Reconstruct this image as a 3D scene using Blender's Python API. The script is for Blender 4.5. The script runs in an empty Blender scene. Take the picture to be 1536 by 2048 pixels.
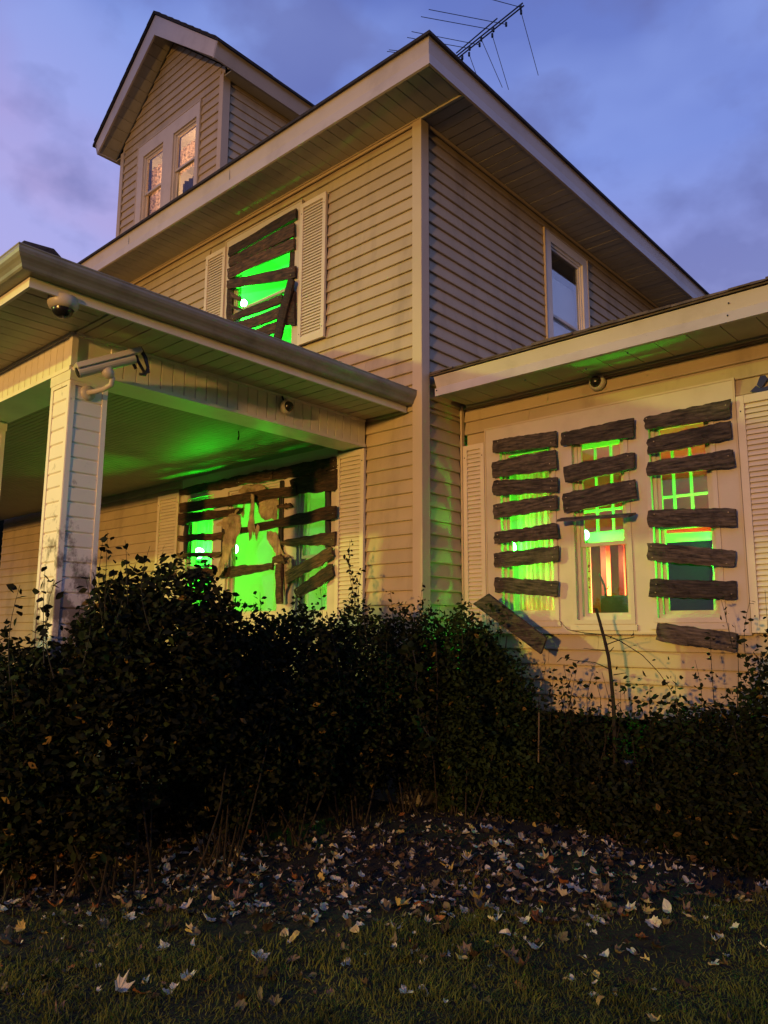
import bpy, math, random
import numpy as np
from mathutils import Vector, Matrix
random.seed(7); rng = np.random.default_rng(7)
scene = bpy.context.scene
col = scene.collection

# ------------------------------------------------------------------ camera
F_PX, YAW, PITCH, ROLL = 1514.25, .730907, .156055, .004997
def cam_rows():
    cy, sy = math.cos(YAW), math.sin(YAW)
    f0 = Vector((-sy, cy, 0)); r0 = Vector((cy, sy, 0)); u0 = Vector((0, 0, 1))
    f = f0*math.cos(PITCH)+u0*math.sin(PITCH); u = -f0*math.sin(PITCH)+u0*math.cos(PITCH)
    r = r0*math.cos(ROLL)+u*math.sin(ROLL); u2 = -r0*math.sin(ROLL)+u*math.cos(ROLL)
    return r, u2, f
CR, CU, CF = cam_rows()
CAM = Vector((4.213, -5.207, 1.6))
cd = bpy.data.cameras.new('camera'); cam = bpy.data.objects.new('camera', cd); col.objects.link(cam)
cam.matrix_world = Matrix(((CR.x, CU.x, -CF.x, CAM.x), (CR.y, CU.y, -CF.y, CAM.y), (CR.z, CU.z, -CF.z, CAM.z), (0, 0, 0, 1)))
cd.sensor_fit = 'HORIZONTAL'; cd.sensor_width = 36; cd.lens = F_PX/1536*36
cd.clip_start = .05; cd.clip_end = 2000
scene.camera = cam
def ray(u, v): return CR*((u-768)/F_PX)-CU*((v-1024)/F_PX)+CF
def PY(u, v, y=0.): q = ray(u, v); return CAM+q*((y-CAM.y)/q.y)      # point measured on a wall plane y = const
def PX(u, v, x=0.): q = ray(u, v); return CAM+q*((x-CAM.x)/q.x)
def PZ(u, v, z=0.): q = ray(u, v); return CAM+q*((z-CAM.z)/q.z)

# ------------------------------------------------------------------ exposure, world, lamps
scene.view_settings.view_transform = 'Standard'; scene.view_settings.look = 'None'
scene.view_settings.exposure = 0; scene.view_settings.gamma = 1
world = bpy.data.worlds.new('World'); scene.world = world; world.use_nodes = True
def make_world():
    nt = world.node_tree; nt.nodes.clear(); N = nt.nodes.new; L = nt.links.new
    tc = N('ShaderNodeTexCoord'); sep = N('ShaderNodeSeparateXYZ'); L(tc.outputs['Generated'], sep.inputs[0])
    ramp = N('ShaderNodeValToRGB'); L(sep.outputs['Z'], ramp.inputs[0])
    cr = ramp.color_ramp; cr.elements[0].position = 0; cr.elements[0].color = (.34, .30, .38, 1)
    cr.elements[1].position = 1; cr.elements[1].color = (.11, .15, .40, 1)
    for p, c in ((.28, (.36, .34, .58, 1)), (.42, (.26, .29, .62, 1)), (.54, (.17, .24, .62, 1)), (.7, (.11, .16, .47, 1))):
        e = cr.elements.new(p); e.color = c
    # pink afterglow low on the left (-x)
    dot = N('ShaderNodeVectorMath'); dot.operation = 'DOT_PRODUCT'; dot.inputs[1].default_value = (-.95, .2, .22); L(tc.outputs['Generated'], dot.inputs[0])
    mr = N('ShaderNodeMapRange'); mr.inputs[1].default_value = .86; mr.inputs[2].default_value = 1.0; L(dot.outputs['Value'], mr.inputs[0])
    mx = N('ShaderNodeMixRGB'); mx.inputs[2].default_value = (.60, .36, .56, 1); L(mr.outputs[0], mx.inputs[0]); L(ramp.outputs[0], mx.inputs[1])
    # clouds
    mp = N('ShaderNodeMapping'); mp.inputs['Scale'].default_value = (1, 1, 1.9); mp.inputs['Rotation'].default_value = (.2, .1, .5); L(tc.outputs['Generated'], mp.inputs[0])
    n1 = N('ShaderNodeTexNoise'); n1.inputs['Scale'].default_value = 2.6; n1.inputs['Detail'].default_value = 4; n1.inputs['Roughness'].default_value = .5; L(mp.outputs[0], n1.inputs['Vector'])
    r1 = N('ShaderNodeMapRange'); r1.inputs[1].default_value = .45; r1.inputs[2].default_value = .68; r1.inputs[4].default_value = .6; L(n1.outputs[0], r1.inputs[0])
    m1 = N('ShaderNodeMixRGB'); m1.inputs[2].default_value = (.28, .38, .80, 1); L(r1.outputs[0], m1.inputs[0]); L(mx.outputs[0], m1.inputs[1])
    mp2 = N('ShaderNodeMapping'); mp2.inputs['Location'].default_value = (3.1, 1.4, .6); mp2.inputs['Scale'].default_value = (1, 1, 1.5); L(tc.outputs['Generated'], mp2.inputs[0])
    n2 = N('ShaderNodeTexNoise'); n2.inputs['Scale'].default_value = 5.5; n2.inputs['Detail'].default_value = 5; L(mp2.outputs[0], n2.inputs['Vector'])
    r2 = N('ShaderNodeMapRange'); r2.inputs[1].default_value = .50; r2.inputs[2].default_value = .64; r2.inputs[4].default_value = .6; L(n2.outputs[0], r2.inputs[0])
    m2 = N('ShaderNodeMixRGB'); m2.inputs[2].default_value = (.12, .14, .36, 1); L(r2.outputs[0], m2.inputs[0]); L(m1.outputs[0], m2.inputs[1])
    bg = N('ShaderNodeBackground'); bg.inputs[1].default_value = 1.15; L(m2.outputs[0], bg.inputs[0])
    out = N('ShaderNodeOutputWorld'); L(bg.outputs[0], out.inputs[0])
make_world()
def aim(o, d): o.rotation_euler = Vector(d).to_track_quat('-Z', 'Y').to_euler()
sd = bpy.data.lights.new('yellow_street_lamp_light', 'SPOT'); sun = bpy.data.objects.new('yellow_street_lamp_light', sd); col.objects.link(sun)
sd.energy = 20000; sd.color = (.9, 1, .15); sd.spot_size = math.radians(27); sd.spot_blend = 1; sd.shadow_soft_size = .35
sun.location = (-21.8, -26, 10.0); aim(sun, (20.8, 26, -10.4))
ld = bpy.data.lights.new('far_street_lamp_light', 'SPOT'); ld.spot_size = math.radians(39); ld.spot_blend = 1; lamp = bpy.data.objects.new('far_street_lamp_light', ld); col.objects.link(lamp)
lamp.location = (7.0, -34, 4.4); aim(lamp, (-11.0, 34, -4.4)); ld.energy = 37500; ld.color = (1, .50, .12); ld.shadow_soft_size = .6

# ------------------------------------------------------------------ materials
M = {}
def mat(name, base, rough=.6, var=.12, scale=6, bump=.0, bscale=60, metal=0, spec=.4, stretch=None, wpos=None, low=None, dirt=None, dirt_amt=0, dirt_scale=2.5, backlit=0):
    m = bpy.data.materials.new(name); m.use_nodes = True; nt = m.node_tree; b = nt.nodes['Principled BSDF']; N = nt.nodes.new; L = nt.links.new
    b.inputs['Roughness'].default_value = rough; b.inputs['Metallic'].default_value = metal; b.inputs['Specular IOR Level'].default_value = spec
    tc = N('ShaderNodeTexCoord'); oi = N('ShaderNodeObjectInfo')
    add = N('ShaderNodeVectorMath'); add.operation = 'ADD'; L(tc.outputs['Object'], add.inputs[0])
    mul = N('ShaderNodeMath'); mul.operation = 'MULTIPLY'; mul.inputs[1].default_value = 37.; L(oi.outputs['Random'], mul.inputs[0])
    L(mul.outputs[0], add.inputs[1]); vec = add.outputs[0]
    mp = N('ShaderNodeMapping'); L(vec, mp.inputs[0])
    if stretch: mp.inputs['Scale'].default_value = stretch
    n = N('ShaderNodeTexNoise'); n.inputs['Scale'].default_value = scale; n.inputs['Detail'].default_value = 5; L(mp.outputs[0], n.inputs['Vector'])
    r = N('ShaderNodeMapRange'); r.inputs[1].default_value = .3; r.inputs[2].default_value = .7; r.inputs[3].default_value = 1-var; r.inputs[4].default_value = 1+var; L(n.outputs[0], r.inputs[0])
    r2 = N('ShaderNodeMapRange'); r2.inputs[3].default_value = 1-var*.55; r2.inputs[4].default_value = 1+var*.55; L(oi.outputs['Random'], r2.inputs[0])
    mm = N('ShaderNodeMath'); mm.operation = 'MULTIPLY'; L(r.outputs[0], mm.inputs[0]); L(r2.outputs[0], mm.inputs[1])
    vm = N('ShaderNodeVectorMath'); vm.operation = 'SCALE'; vm.inputs[0].default_value = base[:3]; L(mm.outputs[0], vm.inputs['Scale'])
    out = vm.outputs[0]
    if dirt:
        nd = N('ShaderNodeTexNoise'); nd.inputs['Scale'].default_value = dirt_scale; nd.inputs['Detail'].default_value = 8; nd.inputs['Roughness'].default_value = .65; L(tc.outputs['Object'], nd.inputs['Vector'])
        if wpos:
            ge = N('ShaderNodeNewGeometry'); mw = N('ShaderNodeMapping'); mw.inputs['Scale'].default_value = wpos; L(ge.outputs['Position'], mw.inputs[0]); L(mw.outputs[0], nd.inputs['Vector'])
        rd = N('ShaderNodeMapRange'); rd.inputs[1].default_value = .5; rd.inputs[2].default_value = .72; rd.inputs[4].default_value = dirt_amt; L(nd.outputs[0], rd.inputs[0])
        if low:      # grime plus leaf shadow put into the colour: more of it the lower the spot
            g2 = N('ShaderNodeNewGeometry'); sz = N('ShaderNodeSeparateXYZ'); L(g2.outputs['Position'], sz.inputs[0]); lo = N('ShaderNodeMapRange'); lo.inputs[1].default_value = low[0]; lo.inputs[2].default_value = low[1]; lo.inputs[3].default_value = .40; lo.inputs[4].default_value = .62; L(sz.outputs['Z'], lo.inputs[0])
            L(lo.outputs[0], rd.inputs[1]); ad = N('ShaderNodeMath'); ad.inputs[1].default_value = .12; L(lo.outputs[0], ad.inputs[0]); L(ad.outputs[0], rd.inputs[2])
        mx = N('ShaderNodeMixRGB'); mx.inputs[2].default_value = (*dirt, 1); L(rd.outputs[0], mx.inputs[0]); L(out, mx.inputs[1]); out = mx.outputs[0]
    L(out, b.inputs['Base Color'])
    if bump:
        nb = N('ShaderNodeTexNoise'); nb.inputs['Scale'].default_value = bscale; nb.inputs['Detail'].default_value = 6; L(mp.outputs[0], nb.inputs['Vector'])
        bp = N('ShaderNodeBump'); bp.inputs['Strength'].default_value = bump; bp.inputs['Distance'].default_value = .01; L(nb.outputs[0], bp.inputs['Height']); L(bp.outputs[0], b.inputs['Normal'])
    if backlit:
        b.inputs['Subsurface Weight'].default_value = 0
        tr = N('ShaderNodeBsdfTranslucent'); L(out, tr.inputs[0]); ms = N('ShaderNodeMixShader'); ms.inputs[0].default_value = backlit
        L(b.outputs[0], ms.inputs[1]); L(tr.outputs[0], ms.inputs[2]); L(ms.outputs[0], nt.nodes['Material Output'].inputs[0])
    M[name] = m; return m
mat('siding', (.43, .35, .215), .55, .07, 3, .08, 90, dirt=(.14, .11, .07), dirt_amt=.45, dirt_scale=1.0, wpos=(2.6, 2.6, .45))
mat('trim_tan', (.48, .40, .27), .5, .05, 3, .05, 90)
mat('white_vinyl', (.70, .67, .57), .5, .05, 3, .05, 80, dirt=(.3, .26, .18), dirt_amt=.25, dirt_scale=2)
mat('column_vinyl', (.72, .68, .58), .5, .04, 3, .05, 80, dirt=(.13, .10, .08), dirt_amt=.85, dirt_scale=1, wpos=(9, 9, 7), low=(1.75, 2.6))  # lower part: real grime together with painted leaf shadow
mat('fascia_metal', (.50, .45, .37), .42, .06, 2, .04, 40, dirt=(.22, .18, .12), dirt_amt=.35, dirt_scale=1.8)
mat('gutter_metal', (.21, .21, .15), .35, .12, 5, .06, 30, spec=.5, dirt=(.07, .07, .04), dirt_amt=.6, dirt_scale=4)
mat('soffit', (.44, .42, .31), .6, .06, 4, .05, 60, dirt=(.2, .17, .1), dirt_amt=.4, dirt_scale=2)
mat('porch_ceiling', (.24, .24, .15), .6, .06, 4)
mat('shutter', (.62, .55, .42), .5, .06, 4, .05, 60)
mat('casing', (.54, .48, .38), .5, .05, 4, .05, 60, dirt=(.3, .25, .18), dirt_amt=.3, dirt_scale=2.5)
mat('shingle', (.03, .028, .027), .95, .35, 14, .6, 90)
mat('shingle_worn', (.10, .08, .065), .95, .4, 14, .6, 90)
mat('foundation', (.13, .12, .11), .9, .25, 6, .5, 30)
mat('wood_dark', (.068, .053, .038), .7, .9, 7, 1, 16, stretch=(1.2, 6, 9), dirt=(.02, .015, .012), dirt_amt=.8, dirt_scale=9)
mat('wood_brown', (.062, .032, .016), .7, .9, 7, 1, 16, stretch=(1.2, 6, 9), dirt=(.02, .012, .008), dirt_amt=.8, dirt_scale=8)
mat('frame_black', (.012, .011, .01), .6)
mat('burlap', (.40, .30, .19), .9, .4, 9, .8, 45, dirt=(.10, .06, .03), dirt_amt=.8, dirt_scale=12, backlit=.2)
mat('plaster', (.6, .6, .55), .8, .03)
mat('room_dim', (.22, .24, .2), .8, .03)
mat('green_wall', (.5, .55, .45), .8, .03)
mat('curtain_cloth', (.6, .62, .55), .8, .08, 8, backlit=.5)
mat('blind', (.75, .75, .72), .7, .04, 4)
mat('nail_steel', (.28, .24, .18), .4, .3, metal=.6)
mat('lace', (.55, .43, .34), .8, .75, 30, .3, 40, backlit=.6)
mat('salmon_wall', (.62, .24, .13), .8, .06)
mat('red_post', (.20, .015, .01), .6, .1)
mat('dark_cloth', (.03, .015, .02), .8, .2)
mat('black_box', (.01, .02, .013), .5)
mat('screen_black', (.004, .004, .004), .9, .1, spec=.05)
mat('black_plastic', (.012, .012, .012), .25, .1, spec=.6)
mat('cam_white', (.45, .43, .36), .4, .05)
mat('steel_dark', (.045, .045, .05), .4, .2, metal=.6)
mat('soil', (.007, .006, .004), 1, .5, 20, .8, 60)
mat('grass', (.085, .09, .02), .75, .45, 3, backlit=.25, spec=.2)
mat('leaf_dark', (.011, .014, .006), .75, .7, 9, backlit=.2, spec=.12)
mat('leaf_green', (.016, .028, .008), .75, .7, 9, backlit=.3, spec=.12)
mat('leaf_yellow', (.16, .10, .025), .7, .3, 9, backlit=.3, spec=.2)
mat('twig', (.018, .013, .009), .9, .3, 20)
for nme, c in (('litter_pale', (.46, .43, .35)), ('litter_pink', (.15, .095, .075)), ('litter_tan', (.115, .09, .055)), ('litter_brown', (.035, .022, .012)), ('litter_yellow', (.42, .33, .11)), ('litter_orange', (.24, .09, .03))):
    mat(nme, c, .75, .3, 14, .3, 60, backlit=.15, spec=.25)
def emit(name, c, s):
    m = bpy.data.materials.new(name); m.use_nodes = True; nt = m.node_tree; nt.nodes.clear()
    e = nt.nodes.new('ShaderNodeEmission'); e.inputs[0].default_value = (*c, 1); e.inputs[1].default_value = s
    o = nt.nodes.new('ShaderNodeOutputMaterial'); nt.links.new(e.outputs[0], o.inputs[0]); M[name] = m
emit('led_hot', (.45, 1, .75), 14)
def glass(name, refl, tint=(.95, .97, .96)):
    m = bpy.data.materials.new(name); m.use_nodes = True; nt = m.node_tree; nt.nodes.clear(); N = nt.nodes.new; L = nt.links.new
    t = N('ShaderNodeBsdfTransparent'); t.inputs[0].default_value = (*tint, 1); g = N('ShaderNodeBsdfGlossy'); g.inputs['Roughness'].default_value = .02
    ge = N('ShaderNodeNewGeometry'); dp = N('ShaderNodeVectorMath'); dp.operation = 'DOT_PRODUCT'; L(ge.outputs['Incoming'], dp.inputs[0]); L(ge.outputs['True Normal'], dp.inputs[1])
    ab = N('ShaderNodeMath'); ab.operation = 'ABSOLUTE'; L(dp.outputs['Value'], ab.inputs[0]); om = N('ShaderNodeMath'); om.operation = 'SUBTRACT'; om.inputs[0].default_value = 1; L(ab.outputs[0], om.inputs[1])
    pw = N('ShaderNodeMath'); pw.operation = 'POWER'; pw.inputs[1].default_value = 5; L(om.outputs[0], pw.inputs[0]); fr = N('ShaderNodeMath'); fr.operation = 'MULTIPLY_ADD'; fr.inputs[1].default_value = .96; fr.inputs[2].default_value = .04; L(pw.outputs[0], fr.inputs[0])
    a = N('ShaderNodeMath'); a.operation = 'MULTIPLY_ADD'; a.inputs[1].default_value = refl[0]; a.inputs[2].default_value = refl[1]; a.use_clamp = True
    L(fr.outputs[0], a.inputs[0]); ms = N('ShaderNodeMixShader'); L(a.outputs[0], ms.inputs[0]); L(t.outputs[0], ms.inputs[1]); L(g.outputs[0], ms.inputs[2])
    o = N('ShaderNodeOutputMaterial'); L(ms.outputs[0], o.inputs[0]); M[name] = m
glass('glass', (1., 0.)); glass('glass_double', (1.7, .12))

# ------------------------------------------------------------------ mesh helpers
WL = {}
def tag(o, label=None, cat=None, group=None, kind=None):
    if label: o['label'] = label
    if cat: o['category'] = cat
    if group: o['group'] = group
    if kind: o['kind'] = kind
    return o
def link(o, w, parent=None):
    w = Vector(w); col.objects.link(o); WL[o.name] = w
    if parent is not None: o.parent = parent; o.location = w-WL[parent.name]
    else: o.location = w
    return o
def empty(name, loc, label, cat, group=None):
    o = bpy.data.objects.new(name, None); o.empty_display_size = .2; link(o, loc); return tag(o, label, cat, group)
class MB:
    def __init__(s): s.v = []; s.f = []
    def face(s, pts):
        n = len(s.v); s.v += [Vector(p) for p in pts]; s.f.append(tuple(range(n, n+len(pts)))); return s
    def hexa(s, a, b):        # two matching loops -> closed prism
        n = len(s.v); k = len(a); s.v += [Vector(p) for p in a]+[Vector(p) for p in b]
        s.f.append(tuple(n+i for i in range(k))[::-1]); s.f.append(tuple(n+k+i for i in range(k)))
        for i in range(k): j = (i+1) % k; s.f.append((n+i, n+j, n+k+j, n+k+i))
        return s
    def box(s, x0, x1, y0, y1, z0, z1):
        return s.hexa([(x0, y0, z0), (x1, y0, z0), (x1, y1, z0), (x0, y1, z0)], [(x0, y0, z1), (x1, y0, z1), (x1, y1, z1), (x0, y1, z1)])
    def tube(s, pts, r, seg=6, r1=None):
        pts = [Vector(p) for p in pts]; n0 = len(s.v); m = len(pts)
        for i, p in enumerate(pts):
            d = (pts[min(i+1, m-1)]-pts[max(i-1, 0)]).normalized(); a = d.orthogonal().normalized() if i == 0 else (a-d*a.dot(d)).normalized(); b = d.cross(a)
            rr = r if r1 is None else r+(r1-r)*i/(m-1)
            for k in range(seg): t = 2*math.pi*k/seg; s.v.append(p+(a*math.cos(t)+b*math.sin(t))*rr)
        for i in range(m-1):
            for k in range(seg): k2 = (k+1) % seg; s.f.append((n0+i*seg+k, n0+i*seg+k2, n0+(i+1)*seg+k2, n0+(i+1)*seg+k))
        s.f.append(tuple(n0+k for k in range(seg))[::-1]); s.f.append(tuple(n0+(m-1)*seg+k for k in range(seg)))
        return s
    def lathe(s, c, axis, prof, seg=24):   # prof: (radius, distance along axis)
        c = Vector(c); ax = Vector(axis).normalized(); a = ax.orthogonal().normalized(); b = ax.cross(a); n0 = len(s.v)
        for r, h in prof:
            for k in range(seg): t = 2*math.pi*k/seg; s.v.append(c+ax*h+(a*math.cos(t)+b*math.sin(t))*max(r, .0002))
        for i in range(len(prof)-1):
            for k in range(seg): k2 = (k+1) % seg; s.f.append((n0+i*seg+k, n0+i*seg+k2, n0+(i+1)*seg+k2, n0+(i+1)*seg+k))
        return s
    def build(s, name, m, parent=None, kind=None, smooth=False, loc=None, bevel=0):
        mn = Vector((min(p[i] for p in s.v) for i in range(3))); mxx = Vector((max(p[i] for p in s.v) for i in range(3)))
        c = Vector(loc) if loc is not None else (mn+mxx)/2
        me = bpy.data.meshes.new(name); me.from_pydata([p-c for p in s.v], [], s.f); me.update()
        import bmesh
        bm = bmesh.new(); bm.from_mesh(me); bmesh.ops.recalc_face_normals(bm, faces=bm.faces); bm.to_mesh(me); bm.free()
        if smooth: me.shade_smooth()
        me.materials.append(M[m] if isinstance(m, str) else m)
        o = bpy.data.objects.new(name, me); link(o, c, parent)
        if bevel:
            bv = o.modifiers.new('bevel', 'BEVEL'); bv.width = bevel; bv.segments = 2; bv.limit_method = 'ANGLE'
        if kind: o['kind'] = kind
        return o
class Fr:      # wall frame: u along wall, d outward, z up
    def __init__(s, kind, base): s.k = kind; s.b = base
    def p(s, u, d, z): return Vector((u, s.b-d, z)) if s.k == 'F' else Vector((s.b+d, u, z))
    def box(s, mb, u0, u1, d0, d1, z0, z1):
        return mb.hexa([s.p(u0, d0, z0), s.p(u1, d0, z0), s.p(u1, d1, z0), s.p(u0, d1, z0)], [s.p(u0, d0, z1), s.p(u1, d0, z1), s.p(u1, d1, z1), s.p(u0, d1, z1)])
EXP = .127; Z0 = 3.231
def siding(fr, u0, u1, z0, z1, holes, parent, m='siding', exp=EXP, ref=Z0, depth=.026, clip=None, name='siding_board'):
    """lapped siding, each board an object; holes = (u0,u1,z0,z1)"""
    k = math.floor((z0-ref)/exp+1e-6)
    z = ref+k*exp
    while z < z1-1e-4:
        a, b = max(z, z0), min(z+exp, z1)
        z += exp
        if b-a < .012: continue
        iv = [(u0, u1)]
        if clip: iv = [clip((a+b)/2)]
        ca, cb2 = (clip(a), clip(b)) if clip else (None, None)
        for h in holes:
            if h[2] < b-.004 and h[3] > a+.004:
                nv = []
                for s, e in iv:
                    if h[1] <= s or h[0] >= e: nv.append((s, e)); continue
                    if h[0] > s: nv.append((s, h[0]))
                    if h[1] < e: nv.append((h[1], e))
                iv = nv
        jo = []
        for s, e in iv:
            if e-s > 2.2 and not clip:
                q = s+random.uniform(.5, 1.8)
                while q < e-.4: jo.append((s, q)); s = q+.0025; q += random.uniform(2.2, 3.6)
            jo.append((s, e))
        for s, e in jo:
            if e-s < .02: continue
            mb = MB(); w = random.uniform(-.0015, .0015)
            db, dt = -.0005+w*.5, -depth+.003
            L0 = [fr.p(s, -depth-.001, a), fr.p(s, db-.004, a), fr.p(s, db, a+.004), fr.p(s, db, a+.016), fr.p(s, dt, b-.001), fr.p(s, -depth-.001, b-.001)]
            L1 = [fr.p(e, -depth-.001, a), fr.p(e, db-.004, a), fr.p(e, db, a+.004), fr.p(e, db, a+.016), fr.p(e, dt, b-.001), fr.p(e, -depth-.001, b-.001)]
            if clip and not any(h[2] < b and h[3] > a for h in holes):
                for L, k in ((L0, 0), (L1, 1)):
                    for i, zz in enumerate((a, a, a+.004, a+.016, b, b)): L[i] = Vector((clip(zz)[k], L[i].y, L[i].z))
            mb.hexa(L0, L1).build(name, m, parent)
def sheathing(fr, u0, u1, z0, z1, holes, parent, name, m='siding', depth=.1, off=-.028):
    us = sorted({u0, u1, *[h[0] for h in holes], *[h[1] for h in holes]}); zs = sorted({z0, z1, *[h[2] for h in holes], *[h[3] for h in holes]})
    mb = MB()
    for i in range(len(us)-1):
        for j in range(len(zs)-1):
            cu, cz = (us[i]+us[i+1])/2, (zs[j]+zs[j+1])/2
            if any(h[0] < cu < h[1] and h[2] < cz < h[3] for h in holes): continue
            for d in (off, off-depth): mb.face([fr.p(us[i], d, zs[j]), fr.p(us[i+1], d, zs[j]), fr.p(us[i+1], d, zs[j+1]), fr.p(us[i], d, zs[j+1])])
    for h in holes:
        a, b, c, d = h
        for q in (((a, c), (b, c)), ((b, c), (b, d)), ((b, d), (a, d)), ((a, d), (a, c))):
            (ua, za), (ub, zb) = q; mb.face([fr.p(ua, off, za), fr.p(ub, off, zb), fr.p(ub, off-depth, zb), fr.p(ua, off-depth, za)])
    return mb.build(name, m, parent)
def frame_rect(fr, mb, u0, u1, z0, z1, w, d0, d1, wt=None, wb=None):
    wt = w if wt is None else wt; wb = w if wb is None else wb
    fr.box(mb, u0, u0+w, d0, d1, z0, z1); fr.box(mb, u1-w, u1, d0, d1, z0, z1)
    fr.box(mb, u0+w, u1-w, d0, d1, z1-wt, z1); fr.box(mb, u0+w, u1-w, d0, d1, z0, z0+wb); return mb
def sash_window(fr, parent, u0, u1, z0, z1, mid=None, m='casing', gl='glass', grid=None, name='window'):
    """double-hung window in an opening: frame (part) > sashes, panes"""
    w = frame_rect(fr, MB(), u0, u1, z0, z1, .028, -.075, -.012).build(name, m, parent)
    mid = (z0+z1)/2 if mid is None else mid
    a, b = u0+.028, u1-.028
    frame_rect(fr, MB(), a, b, mid-.018, z1-.028, .03, -.05, -.028).build('upper_sash', m, w)
    frame_rect(fr, MB(), a, b, z0+.028, mid+.018, .03, -.075, -.053).build('lower_sash', m, w)
    fr.box(MB(), a+.03, b-.03, -.041, -.038, mid+.012, z1-.058).build('pane', gl, w)
    fr.box(MB(), a+.03, b-.03, -.066, -.063, z0+.058, mid-.012).build('pane', gl, w)
    return w
def shutter(fr, parent, u0, u1, z0, z1, n, rails=.05, m='shutter'):
    s = frame_rect(fr, MB(), u0, u1, z0, z1, rails, .002, .034, wt=rails*1.15, wb=rails*1.6).build('shutter', m, parent, bevel=.003)
    fr.box(MB(), u0+rails*.5, u1-rails*.5, .002, .008, z0+.02, z1-.02).build('back_panel', m, s)
    a, b = u0+rails+.001, u1-rails-.001; h0, h1 = z0+rails*1.6, z1-rails*1.15; st = (h1-h0)/n
    c0 = fr.p((a+b)/2, .018, 0)
    sl = MB(); L = []
    for e in (a, b): L.append([fr.p(e, .009, st*.98), fr.p(e, .026, st*.30), fr.p(e, .026, st*.05), fr.p(e, .021, 0), fr.p(e, .009, st*.62)])
    sl.hexa(*L); o0 = None
    for i in range(n):
        w = Vector((c0.x, c0.y, h0+st*i))
        if o0 is None: o0 = sl.build('slat', m, s, loc=(c0.x, c0.y, 0)); o0.location = w-WL[s.name]
        else:
            o = bpy.data.objects.new('slat', o0.data); link(o, w, s)
    for u in (u0+rails/2, u1-rails/2):
        for z in (z0+.12, z1-.12): MB().lathe(fr.p(u, .034, z), fr.p(0, 1, 0)-fr.p(0, 0, 0), [(0.0001, .003), (.005, .003), (.006, 0)], 8).build('screw', 'black_plastic', s)
    return s
def sweep(path_fn, prof, closed=True):
    """path_fn(d,z) -> list of path points for that profile point"""
    mb = MB(); rows = [path_fn(d, z) for d, z in prof]; n = len(prof); m = len(rows[0]); n0 = 0
    for r in rows: mb.v += [Vector(p) for p in r]
    for i in range(n if closed else n-1):
        j = (i+1) % n
        for k in range(m-1): mb.f.append((i*m+k, i*m+k+1, j*m+k+1, j*m+k))
    if closed:
        mb.f.append(tuple(i*m for i in range(n))); mb.f.append(tuple(i*m+m-1 for i in range(n)))
    return mb

FW = Fr('F', 0.); SW = Fr('S', 0.); WW = Fr('F', .642)
# ------------------------------------------------------------------ ground
def gz(x, y):
    f = (x-CAM.x)*-.6676+(y-CAM.y)*.7446; t = min(1, max(0, (f-3.3)/3.0))
    return .02*math.sin(x*1.3+y*.7)+.015*math.sin(x*2.9-y*2.1)-.03+.17*t*t*(3-2*t)
def ground():
    n = 60; mb = MB(); xs = list(np.linspace(-400, -14, 6))+list(np.linspace(-13, 12, n))+list(np.linspace(13, 400, 6)); ys = list(np.linspace(-400, -14, 6))+list(np.linspace(-13, 12, n))+list(np.linspace(13, 400, 6))
    for y in ys:
        for x in xs:
            mb.v.append(Vector((x, y, gz(x, y))))
    W = len(xs)
    for j in range(len(ys)-1):
        for i in range(W-1): mb.f.append((j*W+i, j*W+i+1, (j+1)*W+i+1, (j+1)*W+i))
    mb.build('ground', 'soil', None, 'structure', smooth=True, loc=(0, 0, 0))
ground()

# ------------------------------------------------------------------ house
house = empty('house', (0, 0, 0), 'two storey tan vinyl sided house with porch, wing and gabled dormer', 'house')
# openings
UP = (-2.93, -1.82, 4.52, 6.22)                       # upper window opening
UPC = (-3.075, -1.705, 4.42, 6.345)
PL = (-3.66, -3.13, 1.75, 3.18); PM = (-2.86, -1.95, 1.75, 3.18); PR = (-1.66, -1.19, 1.75, 3.18)
PC = (-3.80, -1.08, 1.62, 3.435)
SWN = (2.473, 3.28, 4.45, 6.26); SWC = (2.338, 3.407, 4.35, 6.372)
W1 = (.436, .965, 1.73, 3.27); W2 = (1.166, 1.633, 1.70, 3.27); W3 = (1.848, 2.319, 1.71, 3.27); WC = (.278, 2.504, 1.60, 3.482)
DX = -4.595; DL, DR = -5.885, -3.305
D1 = (-5.221, -4.692, 7.1, 8.46); D2 = (-4.439, -3.883, 7.1, 8.46); DC = (-5.37, -3.81, 6.95, 8.655)
front = sheathing(FW, -9.25, -.002, .3, 6.60, [UP, PL, PM, PR], house, 'front_wall')
siding(FW, -9.2, -.098, .95, 6.50, [UPC, PC, (-3.46, -3.07, 4.63, 6.29), (-1.72, -1.29, 4.63, 6.29), (-1.09, -.70, 1.6, 3.36)], front)
side = sheathing(SW, .02, 9.4, .3, 6.60, [SWN], house, 'side_wall')
siding(SW, .105, 9.3, 3.66, 6.50, [SWC], side)
siding(SW, .105, .60, .95, 3.66, [], side)
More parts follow.
